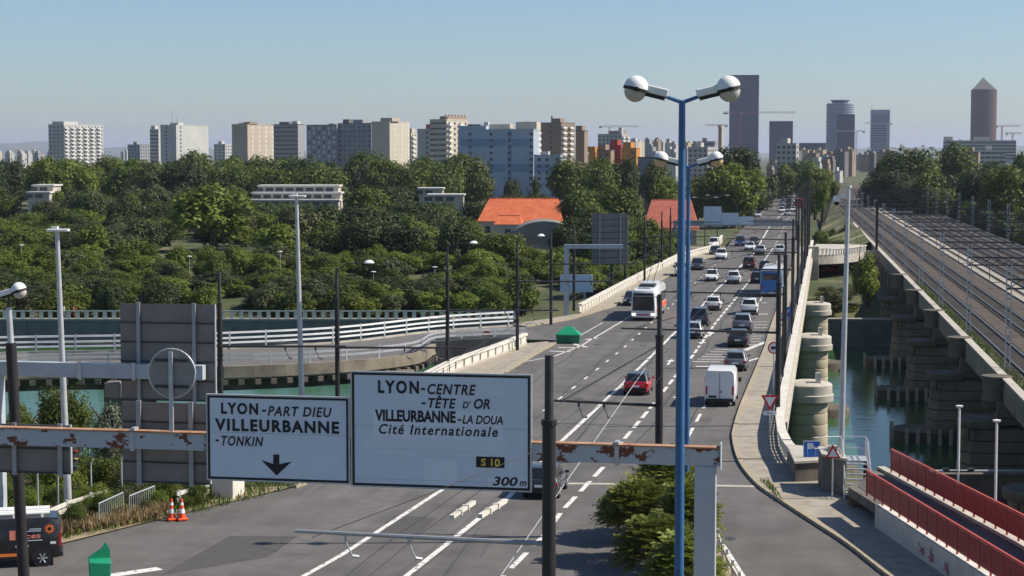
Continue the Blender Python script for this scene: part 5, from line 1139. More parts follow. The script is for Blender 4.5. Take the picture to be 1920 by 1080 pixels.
# parapet end block, concrete block and stairs
def ebox(name, label, cat, poly, z0, z1, m):
    cx = sum(p[0] for p in poly) / len(poly); cy = sum(p[1] for p in poly) / len(poly); e = empty(name, (cx, cy, z0), 0, label, cat)
    MB().prism([(x - cx, y - cy) for x, y in poly], 0, z1 - z0).build('body', m, e, bevel=.03); MB().prism([((x - cx) * 1.04, (y - cy) * 1.04) for x, y in poly], z1 - z0 + .003, z1 - z0 + .12).build('top_slab', 'concrete', e); return e
ebox('parapet_end_block', 'low dark concrete block at the near end of the right parapet', 'block', [G(1490, 908), G(1544, 905), (15.6, 97.5), (14.6, 98.2)], .1, 1.05, 'concrete_dark')
ebox('concrete_block', 'concrete block with warning triangle left of the metal stairs', 'block', [G(1541, 926), G(1586, 936), (16.4, 92), (15.3, 92.4)], .1, 1.85, 'concrete_dark')
st = empty('metal_stairs', (*G(1608, 936, .1), .1), R(-6), 'grey metal stairs with railings up to the footbridge', 'stairs')
stp = MB().box((0, 0, 0), (1.15, .3, .05)).mesh('step', 'galv')
for i in range(7): child('step', stp, st, (0, i * .30, .2 + i * .2))
for sx in (-.62, .62):
    MB().beam((sx, -.15, .05), (sx, 2.0, 1.5), .06, .22).build('stringer', 'galv', st)
    for z in (.5, .78, 1.05): MB().path([(sx, -.2, z), (sx, 1.95, 1.45 + z), (sx, 3.4, 1.45 + z)], .028, 6).build('hand_rail', 'galv', st)
    for yy, zz in ((-.2, 0), (.5, .5), (1.2, .95), (1.95, 1.45), (2.7, 1.45), (3.4, 1.45)): MB().tube((sx, yy, zz), (sx, yy, zz + 1.07), .03, n=6).build('rail_post', 'galv', st)
MB().box((0, 2.75, 1.5), (1.5, 1.5, .08)).build('landing', 'galv', st); MB().box((-.6, 2.9, .7), (.2, .2, 1.55)).box((.6, 2.9, .7), (.2, .2, 1.55)).build('landing_leg', 'dark_metal', st)
for z in (.5, 1.05): MB().path([(-1.9, 2.9, 1.45 + z), (-.62, 3.4, 1.45 + z), (.62, 3.4, 1.45 + z)], .028, 6).build('hand_rail', 'galv', st)
MB().box((-1.0, 3.0, 1.1), (.45, .4, 2.0)).build('cabinet', 'concrete', st)
# footbridge with red fences
FB = [(15.75, 86.5), (16.05, 83.6), (17.4, 68.8), (18.2, 60), (19.5, 46)]; BB = [(18.2, 91.5), (18.4, 89.7), (20.2, 73.6), (21.0, 64), (22.2, 46)]
fb = empty('footbridge', (18, 75, -3.2), 0, 'narrow footbridge with red panel fences at the lower right', 'footbridge')
def fpart(mb, name, m): o = mb.build(name, m); o.parent = fb; o.matrix_parent_inverse = Matrix.Translation(fb.location).inverted(); return o
fpart(MB().prism(FB + BB[::-1], .55, .98), 'deck', 'concrete_dark'); fpart(MB().prism(offset_line(FB, -.45) + offset_line(BB, .45)[::-1], .985, 1.0), 'walkway', 'asphalt')
mb = MB(); wall_strip(mb, [(16.25, 81.4)] + FB[2:], .4, -.2, 1.12, d=.05); fpart(mb, 'edge_beam', 'concrete_pale'); mb = MB(); wall_strip(mb, BB, .4, .3, 1.12, d=-.05); fpart(mb, 'edge_beam', 'concrete')
for X_, Y_ in ((17.6, 86), (19.2, 70), (20.4, 54)): fpart(MB().box((X_, Y_, -1.4), (1.6, 1.2, 3.9)), 'pillar', 'concrete_dark')
for nm, ln in (('front', FB[1:]), ('back', BB[1:])):
    fe = empty('red_fence', (*ln[0], 1.12), 0, 'red panel fence on the %s side of the footbridge' % ('near' if nm == 'front' else 'far'), 'fence')
    P = along(ln, 1.25); pm_ = MB().box((0, 0, .55), (.06, .07, 1.16)).mesh('fence_post', 'fence_red_light'); pan = MB().box((.625, 0, .6), (1.19, .03, .92)).mesh('fence_panel', 'fence_red'); tp = MB().box((.625, 0, 1.14), (1.25, .09, .06)).mesh('top_rail', 'fence_red_light')
    for p, t in P:
        a = math.atan2(t.y, t.x); l = Vector((p.x, p.y, 0)) - Vector((*ln[0], 0)); child('fence_post', pm_, fe, l, a)
        child('fence_panel', pan, fe, l, a); child('top_rail', tp, fe, l, a)
mat('graffiti_pink', (0.5, 0.16, 0.2), .8)
for yy in (74.8, 73.6, 71.6):
    x0 = 16.25 + (81.4 - yy) * .0913 - .27; pts = [(x0, yy + random.uniform(-.5, .5), random.uniform(.2, .85)) for _ in range(7)]
    fpart(MB().path(pts, .025, 4), 'graffiti', 'graffiti_pink')
# salt container, bins, cones, barriers, guard rails
x, y = G(1066, 643); e = empty('salt_container', (x, y, .0), R(-8), 'green salt container with a peaked lid on the hatched area', 'container')
MB().add([(-1.0, -.7, .06), (1.0, -.7, .06), (1.0, .7, .06), (-1.0, .7, .06), (-1.03, -.73, .72), (1.03, -.73, .72), (1.03, .73, .72), (-1.03, .73, .72)], [(3, 2, 1, 0), (0, 1, 5, 4), (1, 2, 6, 5), (2, 3, 7, 6), (3, 0, 4, 7)]).build('tub', 'green_dark', e, bevel=.04)
MB().add([(-1.08, -.78, .70), (1.08, -.78, .70), (1.08, .78, .70), (-1.08, .78, .70), (-1.08, -.78, .80), (1.08, -.78, .80), (1.08, .78, .80), (-1.08, .78, .80), (-.22, 0.1, 1.5), (.22, 0.1, 1.5)], [(0, 1, 5, 4), (1, 2, 6, 5), (2, 3, 7, 6), (3, 0, 4, 7), (4, 5, 9, 8), (5, 6, 9), (6, 7, 8, 9), (7, 4, 8), (3, 2, 1, 0)]).build('lid', 'green_plastic', e, bevel=.03)
MB().box((-.85, -.6, .04), (.2, .2, .08)).box((.85, -.6, .04), (.2, .2, .08)).box((.85, .6, .04), (.2, .2, .08)).box((-.85, .6, .04), (.2, .2, .08)).build('foot', 'green_dark', e)
D = 56; p = at(187, 1070, D); e = empty('green_bin', (p.x, D, 0), R(15), 'green litter bin with a scooped top at the bottom left', 'bin'); zt = zat(1020, D)
zt = max(zt, 1.2); MB().box((0, 0, (zt - .9) / 2), (.14, .14, zt - .9)).build('post', 'dark_metal', e)
b0 = zt - 1.0; MB().add([(-.3, -.28, b0 - .3), (.3, -.28, b0 - .3), (.3, .28, b0 - .3), (-.3, .28, b0 - .3), (-.33, -.3, b0 + .52), (.33, -.3, b0 + .46), (.33, .3, b0 + .52), (-.33, .3, b0 + .52)], [(3, 2, 1, 0), (0, 1, 5, 4), (1, 2, 6, 5), (2, 3, 7, 6), (3, 0, 4, 7), (4, 5, 6, 7)]).build('tub', 'green_plastic', e, bevel=.03)
MB().add([(-.33, .3, b0 + .5), (.33, .3, b0 + .5), (.33, .3, b0 + .75), (.2, .3, b0 + 1.0), (.05, .3, b0 + .8), (-.33, .3, b0 + .55), (-.33, .22, b0 + .5), (.33, .22, b0 + .5), (.33, .22, b0 + .75), (.2, .22, b0 + 1.0), (.05, .22, b0 + .8), (-.33, .22, b0 + .55)], [(5, 4, 3, 2, 1, 0), (6, 7, 8, 9, 10, 11), (0, 1, 7, 6), (1, 2, 8, 7), (2, 3, 9, 8), (3, 4, 10, 9), (4, 5, 11, 10), (5, 0, 6, 11)]).build('hood', 'green_plastic', e)
for px, lab in ((322, 'left orange and white traffic cone of the pair on the verge'), (341, 'right orange and white traffic cone of the pair on the verge')):
    x, y = G(px, 976); e = empty('traffic_cone', (x, y, .03), random.uniform(0, 1), lab, 'cone')
    MB().box((0, 0, .05), (.46, .46, .1)).build('base', 'cone_orange', e, bevel=.03); f_ = lambda z: .19 - .155 * z
    for z0, z1, m in ((.1, .32, 'cone_orange'), (.322, .52, 'sign_white'), (.522, .68, 'cone_orange'), (.682, .80, 'sign_white'), (.802, .98, 'cone_orange')):
        MB().lathe([(f_(z0), z0), (f_(z1), z1), (0, z1)], n=14).build('cone_band', m, e, smooth=50)
def rail_thing(label, pts, zs, posts=2.0, m='concrete_pale', hgt=.8):
    e = empty('guard_rail', (*pts[0], 0), 0, label, 'guard rail'); guard(pts, e, zs, m, posts, hgt, rail=(.08, .18)); return e
rail_thing('pale guard rail on the verge behind the black van', [G(85, 992), G(130, 972), G(200, 950)], (.72, .45)); rail_thing('pale guard rail right of the traffic cones', [G(332, 956), G(392, 938)], (.75, .45))
rail_thing('pale blue guard rail at the near end of the planted island', [(6.4, 62), (6.9, 72), G(1196, 1062)], (.75,), m='grey_paint'); rail_thing('pale guard rail along the slip road side of the island', [G(1346, 1030), G(1366, 1080), (8.6, 58)], (.6,))
for a, b, lab in (((186, 990), (231, 968), 'left metal crowd barrier standing in the weeds'), ((243, 975), (290, 955), 'right metal crowd barrier standing in the weeds')):
    p, q = Vector((*G(*a), .05)), Vector((*G(*b), .05)); e = empty('crowd_barrier', p, 0, lab, 'barrier'); d = q - p
    MB().path([(0, 0, 0), (0, 0, 1.05), d + Vector((0, 0, 1.05)), d], .028, 6).tube((0, 0, .2), d + Vector((0, 0, .2)), .02, n=5).build('frame', 'galv', e)
    bm2 = MB().tube((0, 0, .2), (0, 0, 1.05), .012, n=4).mesh('bar', 'galv')
    for i in range(1, 12): child('bar', bm2, e, d * (i / 12))
for k, px in enumerate((72, 110, 172, 229, 290)):
    x, y = G(px, 985 - k * 8); x, y = x * 1.03, y * 1.03; e = empty('fence_post', (x, y, -.3), 0, 'thin metal fence post in the bushes, %s from the left' % ORD[k], 'post', 'fence posts in the bushes'); MB().tube((0, 0, 0), (0, 0, 2.4), .04, n=6).build('shaft', 'galv', e); MB().tube((0, 0, 2.2), (.12, 0, 2.6), .03, n=5).build('bent_tip', 'galv', e)
x, y = G(418, 936); e = empty('abutment_block', (x, y, 0), -A, 'pale weathered concrete end block below the small direction sign', 'block'); MB().box((0, .8, .5), (1.1, 1.8, 1.1)).build('body', 'concrete_pale', e, bevel=.05); MB().box((0, .8, 1.12), (1.3, 2.0, .12)).build('top_slab', 'concrete', e)
D = 70; p = at(137, 860, D); e = empty('traffic_light', (p.x, D, 0), R(60), 'side view of a traffic light at the end of the low sign', 'traffic light')
MB().tube((0, .2, 0), (0, .2, p.z), .05, n=8).build('post', 'dark_metal', e); MB().box((0, 0, p.z), (.3, .22, .95)).build('housing', 'black_plastic', e, bevel=.03)
for i, m in enumerate(('tail_red', 'lamp_amber', 'green_dark')): MB().lathe([(0, 0), (.1, 0), (.1, .02), (0, .03)], (0, 0, 0), 12).build('lens', m, e).location = (0, -.13, p.z + .3 - i * .3); e.children[-1].rotation_euler.x = math.pi / 2
c = at(913, 632, 168.5); e = empty('road_sign', (c.x, 168.5, 0), 0, 'low round red no-entry sign at the start of the slip road', 'road sign'); disc(MB(), 0, c.z, .55, 0, .03, 20).build('disc', 'sign_red', e); MB().box((0, -.008, c.z - .1), (.7, .012, .16)).build('white_bar', 'sign_white', e); MB().tube((0, .06, 0), (0, .06, c.z), .04, n=6).build('post', 'galv', e)
# ------------------------------------------------------------------ near plants
def near(px, ybase, ytop, D, wpx, kind, label, z0=0.0, low=0.0, group=None, depth=None):
    tree(xat(px, D), D, z0, zat(ytop, D), wpx * D / F, kind, label, group, 'bush', 'bush', low, depth)
near(115, 0, 705, 118, 130, 'near0', 'dark green bush at the water edge on the left', -4.5); near(205, 0, 735, 112, 120, 'near1', 'silvery willow bush before the green water', -4.0); near(30, 0, 740, 116, 90, 'near0', 'dark bush at the left edge by the river', -4.5)
for i in range(44):
    px = -30 + i * 9.6 + random.uniform(-8, 8); D = random.uniform(91, 101); near(px, 0, random.uniform(838, 880) + (24 if px > 330 else 0), D, random.uniform(85, 125), random.choice(['near0', 'near2', 'near0', 'near3']), 'leafy bush in the hedge behind the rusty gantry', -1.2, -.05, group='hedge bushes behind the gantry')
for i in range(30):
    px = -30 + i * 12.5 + random.uniform(-8, 8); D = random.uniform(86.5, 91); near(px, 0, random.uniform(885, 925), D, random.uniform(60, 95), random.choice(['near0', 'near2', 'near2', 'near3']), 'leafy bush in the front row of the hedge on the left', -.6, -.05, group='front hedge bushes')
for i in range(26):
    px = 95 + i * 12 + random.uniform(-8, 8); yk = 1012 - (px - 100) * .19; D = H * F / (yk - 290) + random.uniform(1.0, 4.5); near(px, 0, yk - random.uniform(40, 85), D, random.uniform(40, 66), random.choice(['near3', 'near2', 'near0']), 'low weedy bush along the left verge', -.1, -.05, group='weedy bushes on the verge')
near(480, 0, 895, 96, 60, 'near3', 'low bush at the foot of the pale end block', -.1)
def tufts(name, label, poly, n, m, hgt, z, wdt=.02):
    xs = [p[0] for p in poly]; ys = [p[1] for p in poly]; C = []
    while len(C) < n:
        x, y = random.uniform(min(xs), max(xs)), random.uniform(min(ys), max(ys)); c_ = False; j = len(poly) - 1
        for i in range(len(poly)):
            if (ys[i] > y) != (ys[j] > y) and x < (xs[j] - xs[i]) * (y - ys[i]) / (ys[j] - ys[i]) + xs[i]: c_ = not c_
            j = i
        if c_: C.append((x, y))
    C = np.array(C); hh = hgt * rng.uniform(.4, 1.2, n); N_ = rng.normal(size=(n, 3)); N_[:, 2] *= .15; N_ /= np.linalg.norm(N_, axis=1, keepdims=True)
    U = np.array([0, 0, 1.0]) + rng.normal(size=(n, 3)) * .28; P3 = np.column_stack([C, z + hh * .45])
    o = obj(name, quads(name, P3, N_, U, hh * .55, np.full(n, wdt) * rng.uniform(.6, 1.6, n), m)); return tag(o, label, 'grass', kind='stuff')
vg = [G(96, 1018), G(380, 962), G(560, 914), G(600, 902), G(480, 905), G(380, 930), (-19, 92), (-26, 90), (-26, 80)]
tufts('dry_grass', 'tall dry grass and weeds on the left verge', [G(96, 1012), G(300, 975), G(320, 955), G(110, 985)], 3200, 'grass_dry', .55, .02, .035)
tufts('green_weeds', 'green weeds mixed into the dry verge', vg, 5000, 'grass_green', .35, .02, .04); tufts('dry_grass', 'dry grass tufts along the foot of the footbridge', [G(1590, 955), G(1650, 960), G(1640, 935), G(1600, 930)], 700, 'grass_dry', .35, .1, .03)
tufts('kerb_weeds', 'weeds along the right pavement edge', [G(1425, 905), G(1440, 905), G(1470, 945), G(1455, 940)], 160, 'grass_green', .25, .1, .03); tufts('track_weeds', 'green weeds growing at the edge of the railway ballast', [tuple(V(u_, .6)[:2]) for u_ in (0, 120)] + [tuple(V(u_, 1.5)[:2]) for u_ in (120, 0)], 2600, 'grass_green', .3, -.1, .05)
# sumac bushes of the island: compound leaves
def sumac(name, n, rx, ry, h):
    Cs, Ns, Us = [], [], []
    for i in range(n):
        d = unit(1)[0]; d[2] = abs(d[2]) * 1.0 - .1; q = rng.uniform(.55, 1.0)
        base = np.array([d[0] * rx * q, d[1] * ry * q, max(.1, h * (.42 + d[2] * .5 * q))]); dirv = np.array([d[0], d[1], .25 + .5 * d[2]]) + rng.normal(size=3) * .35; dirv /= np.linalg.norm(dirv)
        side = np.cross(dirv, [0, 0, 1]); side /= np.linalg.norm(side) + 1e-9; L_ = rng.uniform(.45, .75); up = np.cross(side, dirv)
        for k in range(9):
            f_ = k / 8; p = base + dirv * L_ * f_ + np.array([0, 0, -.18 * f_ * f_])
            for sg in (-1, 1):
                Cs.append(p + side * sg * .085 * (1.1 - .5 * f_)); Us.append(side * sg + dirv * .4 + np.array([0, 0, -.25])); Ns.append(up + rng.normal(size=3) * .22)
    Cs, Ns, Us = map(np.array, (Cs, Ns, Us)); Ns /= np.linalg.norm(Ns, axis=1, keepdims=True); m_ = len(Cs)
    return quads(name, Cs, Ns, Us, np.full(m_, .10), np.full(m_, .042), 'leaf_sumac')
for (px, yb, yt, D, rx, h0, lab) in ((1205, 0, 880, 75, 1.35, 3.3, 'left feathery sumac bush on the planted island'), (1255, 0, 822, 80, 1.5, 3.9, 'tallest feathery sumac bush behind the gantry beam'), (1292, 0, 880, 73, 1.05, 3.0, 'feathery sumac bush beside the gantry post'), (1235, 0, 950, 69, 1.35, 2.6, 'low feathery sumac bush at the front of the island'), (1180, 0, 905, 79, 1.0, 2.8, 'small sumac bush overhanging the road from the island'), (1288, 0, 985, 66, 1.1, 2.2, 'lowest sumac bush at the foot of the gantry post')):
    e = empty('sumac_bush', (xat(px, D), D, .1), 0, lab, 'bush'); h1 = zat(yt, D) - .1; h1 = max(1.8, h1)
    child('foliage', sumac('foliage', 760, rx, rx, h1), e)
    mb = MB()
    for k in range(6): a = k * 1.1; mb.tube((.1 * math.cos(a), .1 * math.sin(a), 0), (rx * .55 * math.cos(a), rx * .55 * math.sin(a), h1 * .75), .035, .012, 5)
    mb.build('stems', 'bark', e)
# ------------------------------------------------------------------ vehicles
PAINT = {'white': (.72, .72, .70), 'silver': (.42, .43, .44), 'grey': (.17, .175, .19), 'dark': (.035, .036, .04), 'black': (.013, .013, .015), 'red': (.48, .012, .02), 'blue': (.02, .05, .14), 'brown': (.13, .03, .025), 'busblue': (.02, .16, .42), 'buswhite': (.70, .70, .68)}
for k, c in PAINT.items(): mat('paint_' + k, c, .32, var=.05, scale=1, coat=.6, metal=.25 if k in ('silver', 'grey', 'blue') else 0)
def loft(rings, name, m, parent, smooth=35):
    mb = MB(); n = len(rings[0])
    for r_ in rings: mb.v += [tuple(p) for p in r_]
    for i in range(len(rings) - 1):
        for k in range(n): mb.f.append((i * n + k, i * n + (k + 1) % n, (i + 1) * n + (k + 1) % n, (i + 1) * n + k)); mb.m.append(0)
    mb.f += [tuple(range(n - 1, -1, -1)), tuple((len(rings) - 1) * n + k for k in range(n))]; mb.m += [0, 0]
    me = mb.mesh(name, m); bm = bmesh.new(); bm.from_mesh(me); bmesh.ops.recalc_face_normals(bm, faces=bm.faces); bm.to_mesh(me); bm.free()
    return obj(name, me, parent, smooth)
KIND = {  # length, width, height, belt z, hood z, cabin base rear/front, cabin top rear/front (fractions of length from the rear), tail z
    'hatch': (4.05, 1.74, 1.48, .92, .86, .03, .72, .12, .55, .95), 'sedan': (4.55, 1.80, 1.43, .92, .84, .13, .72, .26, .56, .98), 'suv': (4.40, 1.84, 1.64, 1.04, .98, .02, .73, .10, .58, 1.05),
    'mpv': (4.5, 1.84, 1.78, 1.02, .95, .015, .82, .07, .64, 1.02)}
WH = {}
def wheels(e, W_, ys, r, name='wheel'):
    key = round(r, 3)
    if key not in WH:
        t = MB().tube((-.10, 0, 0), (.10, 0, 0), r, r, 18); rm = MB().tube((-.106, 0, 0), (.106, 0, 0), r * .64, r * .64, 16, 1); rm.tube((-.118, 0, 0), (.118, 0, 0), r * .2, r * .2, 10, 0)
        for q in range(6):
            a_ = q * math.pi / 3
            for sx in (-.112, .112): rm.tube((sx, 0, 0), (sx, r * .62 * math.cos(a_), r * .62 * math.sin(a_)), r * .085, r * .11, 5, 0)
        WH[key] = (t.mesh('tyre', 'tyre'), rm.mesh('rim', ['rim', 'dark_metal']), MB().tube((-.09, 0, 0), (.09, 0, 0), r * 1.17, r * 1.17, 18).mesh('wheel_arch', 'black_plastic'))
    t, rm, ac = WH[key]
    for y in ys:
        for sx in (-1, 1):
            w_ = empty('wheel', (sx * (W_ / 2 - .105), y, r)); w_.parent = e; child('tyre', t, w_); child('rim', rm, w_); child('wheel_arch', ac, e, (sx * (W_ / 2 - .085), y, r + .01))
def panel(e, name, m, q, u0, u1, v0, v1, off=.008):            # a pane on a face given by its 4 corners
    a, b, c, d = map(Vector, q); P = lambda u, v: (a * (1 - u) + b * u) * (1 - v) + (d * (1 - u) + c * u) * v
    n = (b - a).cross(d - a).normalized() * off; vs = [P(u0, v0) + n, P(u1, v0) + n, P(u1, v1) + n, P(u0, v1) + n]; vs += [v_ - n * 1.6 for v_ in vs]
    return MB().add(vs, [(0, 1, 2, 3), (0, 4, 5, 1), (1, 5, 6, 2), (2, 6, 7, 3), (3, 7, 4, 0)]).build(name, m, e)
def car(px, py, kind, col, label, away=True, group=None, rz=None, lit=False, z0=0.0, name='car', cat='car', detail=True):
    x, y = G(px, py, z0); L_, W_, Hh, zb, zh, cb0, cb1, ct0, ct1, zt = KIND[kind]
    a = A if rz is None else rz; c = Vector((x, y, z0 + .008)) + Vector((math.sin(A), math.cos(A), 0)) * (L_ / 2 if rz is None else 0)
    e = empty(name, c, -a + (0 if away else math.pi), label, cat, group); pm = 'paint_' + col; hw = W_ / 2; Y = lambda f_: -L_ / 2 + L_ * f_
    def ring(f_, w_, z0_, z1_): return [(-w_ * .90, Y(f_), z0_), (-w_, Y(f_), z0_ + .14), (-w_, Y(f_), (z0_ + z1_) * .55), (-w_ * .97, Y(f_), z1_ - .10), (-w_ * .86, Y(f_), z1_), (w_ * .86, Y(f_), z1_), (w_ * .97, Y(f_), z1_ - .10), (w_, Y(f_), (z0_ + z1_) * .55), (w_, Y(f_), z0_ + .14), (w_ * .90, Y(f_), z0_)]
    loft([ring(0, hw * .86, .34, zt * .86), ring(.015, hw * .93, .26, zt * .97), ring(.06, hw, .22, zt), ring(.16, hw, .20, zb), ring(.68, hw, .20, zb), ring(.76, hw, .20, zh), ring(.9, hw * .98, .2, zh * .93), ring(.975, hw * .90, .22, zh * .80), ring(1, hw * .78, .30, zh * .66)], 'body', pm, e)
    wb, wt = hw * .93, hw * .72; z0c = zb - .06
    B = [(-wb, Y(cb0), z0c), (wb, Y(cb0), z0c), (wb, Y(cb1), z0c - .02), (-wb, Y(cb1), z0c - .02)]; Tt = [(-wt, Y(ct0), Hh - .03), (wt, Y(ct0), Hh - .03), (wt, Y(ct1), Hh - .03), (-wt, Y(ct1), Hh - .03)]
    MB().add(B + Tt + [(-wt * .9, Y(ct0 + .06), Hh), (wt * .9, Y(ct0 + .06), Hh), (wt * .9, Y(ct1 - .05), Hh), (-wt * .9, Y(ct1 - .05), Hh)], [(0, 1, 5, 4), (1, 2, 6, 5), (2, 3, 7, 6), (3, 0, 4, 7), (4, 5, 9, 8), (5, 6, 10, 9), (6, 7, 11, 10), (7, 4, 8, 11), (8, 9, 10, 11)]).build('cabin', pm, e, smooth=25, bevel=.04)
    panel(e, 'rear_window', 'glass', (B[0], B[1], Tt[1], Tt[0]), .09, .91, .22, .93); panel(e, 'windscreen', 'glass', (B[2], B[3], Tt[3], Tt[2]), .05, .95, .08, .95)
    for q in ((B[1], B[2], Tt[2], Tt[1]), (B[3], B[0], Tt[0], Tt[3])):
        for u0, u1 in ((.08, .34), (.365, .63), (.65, .90)): panel(e, 'side_window', 'glass', q, u0, u1, .2, .9)
    wheels(e, W_, (Y(.185), Y(.80)), .32 if kind != 'suv' else .36)
    zl = zt * .78
    for s_ in (-1, 1):
        MB().box((s_ * hw * .80, Y(.012), zl), (hw * .34, .10, .17)).build('tail_light', 'tail_red', e, bevel=.02); MB().box((s_ * hw * .66, Y(.985), zh * .70), (hw * .36, .12, .14)).build('headlight', 'head_lit' if lit else 'head_white', e, bevel=.02); MB().box((s_ * (hw + .09), Y(.66), zb + .04), (.2, .12, .14)).build('mirror', pm if col not in ('white',) else 'black_plastic', e, bevel=.03)
    MB().box((0, Y(.004), .40), (hw * 1.72, .13, .24)).build('rear_bumper', 'black_plastic', e, bevel=.03); MB().box((0, Y(.99), .36), (hw * 1.5, .10, .22)).build('front_grille', 'black_plastic', e, bevel=.03)
    for f_, z_ in ((-.012, .64), (1.008, .42)): MB().box((0, Y(f_) + (.0 if f_ < 0 else 0), z_), (.50, .03, .11)).build('number_plate', 'sign_white', e)
    return e
car(1192, 742, 'hatch', 'red', 'red hatchback with a dark roof in the middle lane'); rc = [o for o in bpy.data.objects if o.get('label', '').startswith('red hatchback')][0]
for ch in rc.children:
    if ch.name.startswith('cabin'): ch.data.materials[0] = MATS['paint_dark']
car(1012, 937, 'hatch', 'dark', 'dark car half hidden behind the large direction sign and the nearest black pole'); car(1378, 697, 'hatch', 'grey', 'grey hatchback directly ahead of the white van'); car(1383, 652, 'sedan', 'dark', 'dark saloon on the hatched merging lane'); car(1391, 623, 'suv', 'grey', 'grey car ahead of the dark saloon'); car(1298, 636, 'hatch', 'silver', 'silver car half hidden by the blue lamp posts')
car(1310, 613, 'mpv', 'dark', 'dark people carrier ahead of the silver car'); car(1404, 591, 'suv', 'white', 'white car with black lower bumper behind the blue bus'); car(1336, 583, 'hatch', 'white', 'white hatchback with wide red lamps in the middle lane'); car(1375, 533, 'suv', 'white', 'white off-roader left of the blue bus'); car(1333, 528, 'hatch', 'white', 'small white oncoming car', False); car(1419, 532, 'hatch', 'black', 'black car hidden beside the blue bus')
car(1404, 505, 'mpv', 'brown', 'dark red people carrier ahead of the white off-roader'); car(1434, 509, 'hatch', 'dark', 'dark car in front of the blue bus'); car(1306, 507, 'suv', 'dark', 'dark oncoming off-roader right of the white van', False); car(1351, 487, 'suv', 'white', 'white oncoming car at the fork of the road', False); car(1339, 479, 'hatch', 'dark', 'dark oncoming car behind the white one at the fork', False); car(1337, 465, 'mpv', 'white', 'white oncoming van on the side road', False)
car(1387, 462, 'mpv', 'blue', 'dark blue oncoming car by the concrete divider', False); car(1405, 470, 'sedan', 'white', 'white oncoming car right of the dark blue one', False); car(1413, 460, 'hatch', 'dark', 'dark oncoming car beyond the white one', False); car(1425, 479, 'suv', 'silver', 'silver car in the middle lane far ahead'); car(1462, 478, 'suv', 'white', 'white car with bright red lamps in the right lane far ahead'); car(1181, 574, 'hatch', 'dark', 'dark car hidden beside the trolleybus', False)
for (px, py, k, c, lab) in ((1421, 408, 'mpv', 'white', 'white van on the far left of the distant road'), (1465, 399, 'mpv', 'white', 'white van leading the distant queue'), (1476, 404, 'hatch', 'silver', 'silver car behind the lead van of the queue'), (1453, 424, 'sedan', 'silver', 'silver car just under the far gantry'), (1487, 397, 'sedan', 'white', 'white car right of the lead van in the queue')): car(px, py, k, c, lab, False)
for i in range(22):
    y = 366 + (i // 4) * 5.2; x = 1466 + (i % 4) * 12 + (392 - y) * .25 + random.uniform(-2, 2)
    car(x, y, random.choice(['hatch', 'sedan', 'suv']), random.choice(['dark', 'silver', 'grey', 'white', 'black']), 'small car in the distant queue under the trees', i % 4 < 2, 'cars of the distant queue')
car(1555, 512, 'hatch', 'red', 'red car on the road under the side ramp', rz=R(80), z0=-4, away=True); car(1575, 505, 'hatch', 'silver', 'silver car behind the red one under the side ramp', rz=R(80), z0=-4); car(6, 466, 'hatch', 'white', 'white car on the park road at the left edge', rz=R(-90), z0=-4)
def box_vehicle(name, label, cat, c, rz, L_, W_, Hh, pm, taper=.05, nose=.0, zb=.32, roofr=.18):
    e = empty(name, c, rz, label, cat); hw = W_ / 2
    def ring(y, w_, z0, z1): return [(-w_ * .94, y, z0), (-w_, y, z0 + .12), (-w_, y, z1 * .55), (-w_ * (1 - taper), y, z1 - roofr), (-w_ * (1 - taper) + roofr * .8, y, z1), (w_ * (1 - taper) - roofr * .8, y, z1), (w_ * (1 - taper), y, z1 - roofr), (w_, y, z1 * .55), (w_, y, z0 + .12), (w_ * .94, y, z0)]
    Y0, Y1 = -L_ / 2, L_ / 2
    return e, hw, Y0, Y1, ring
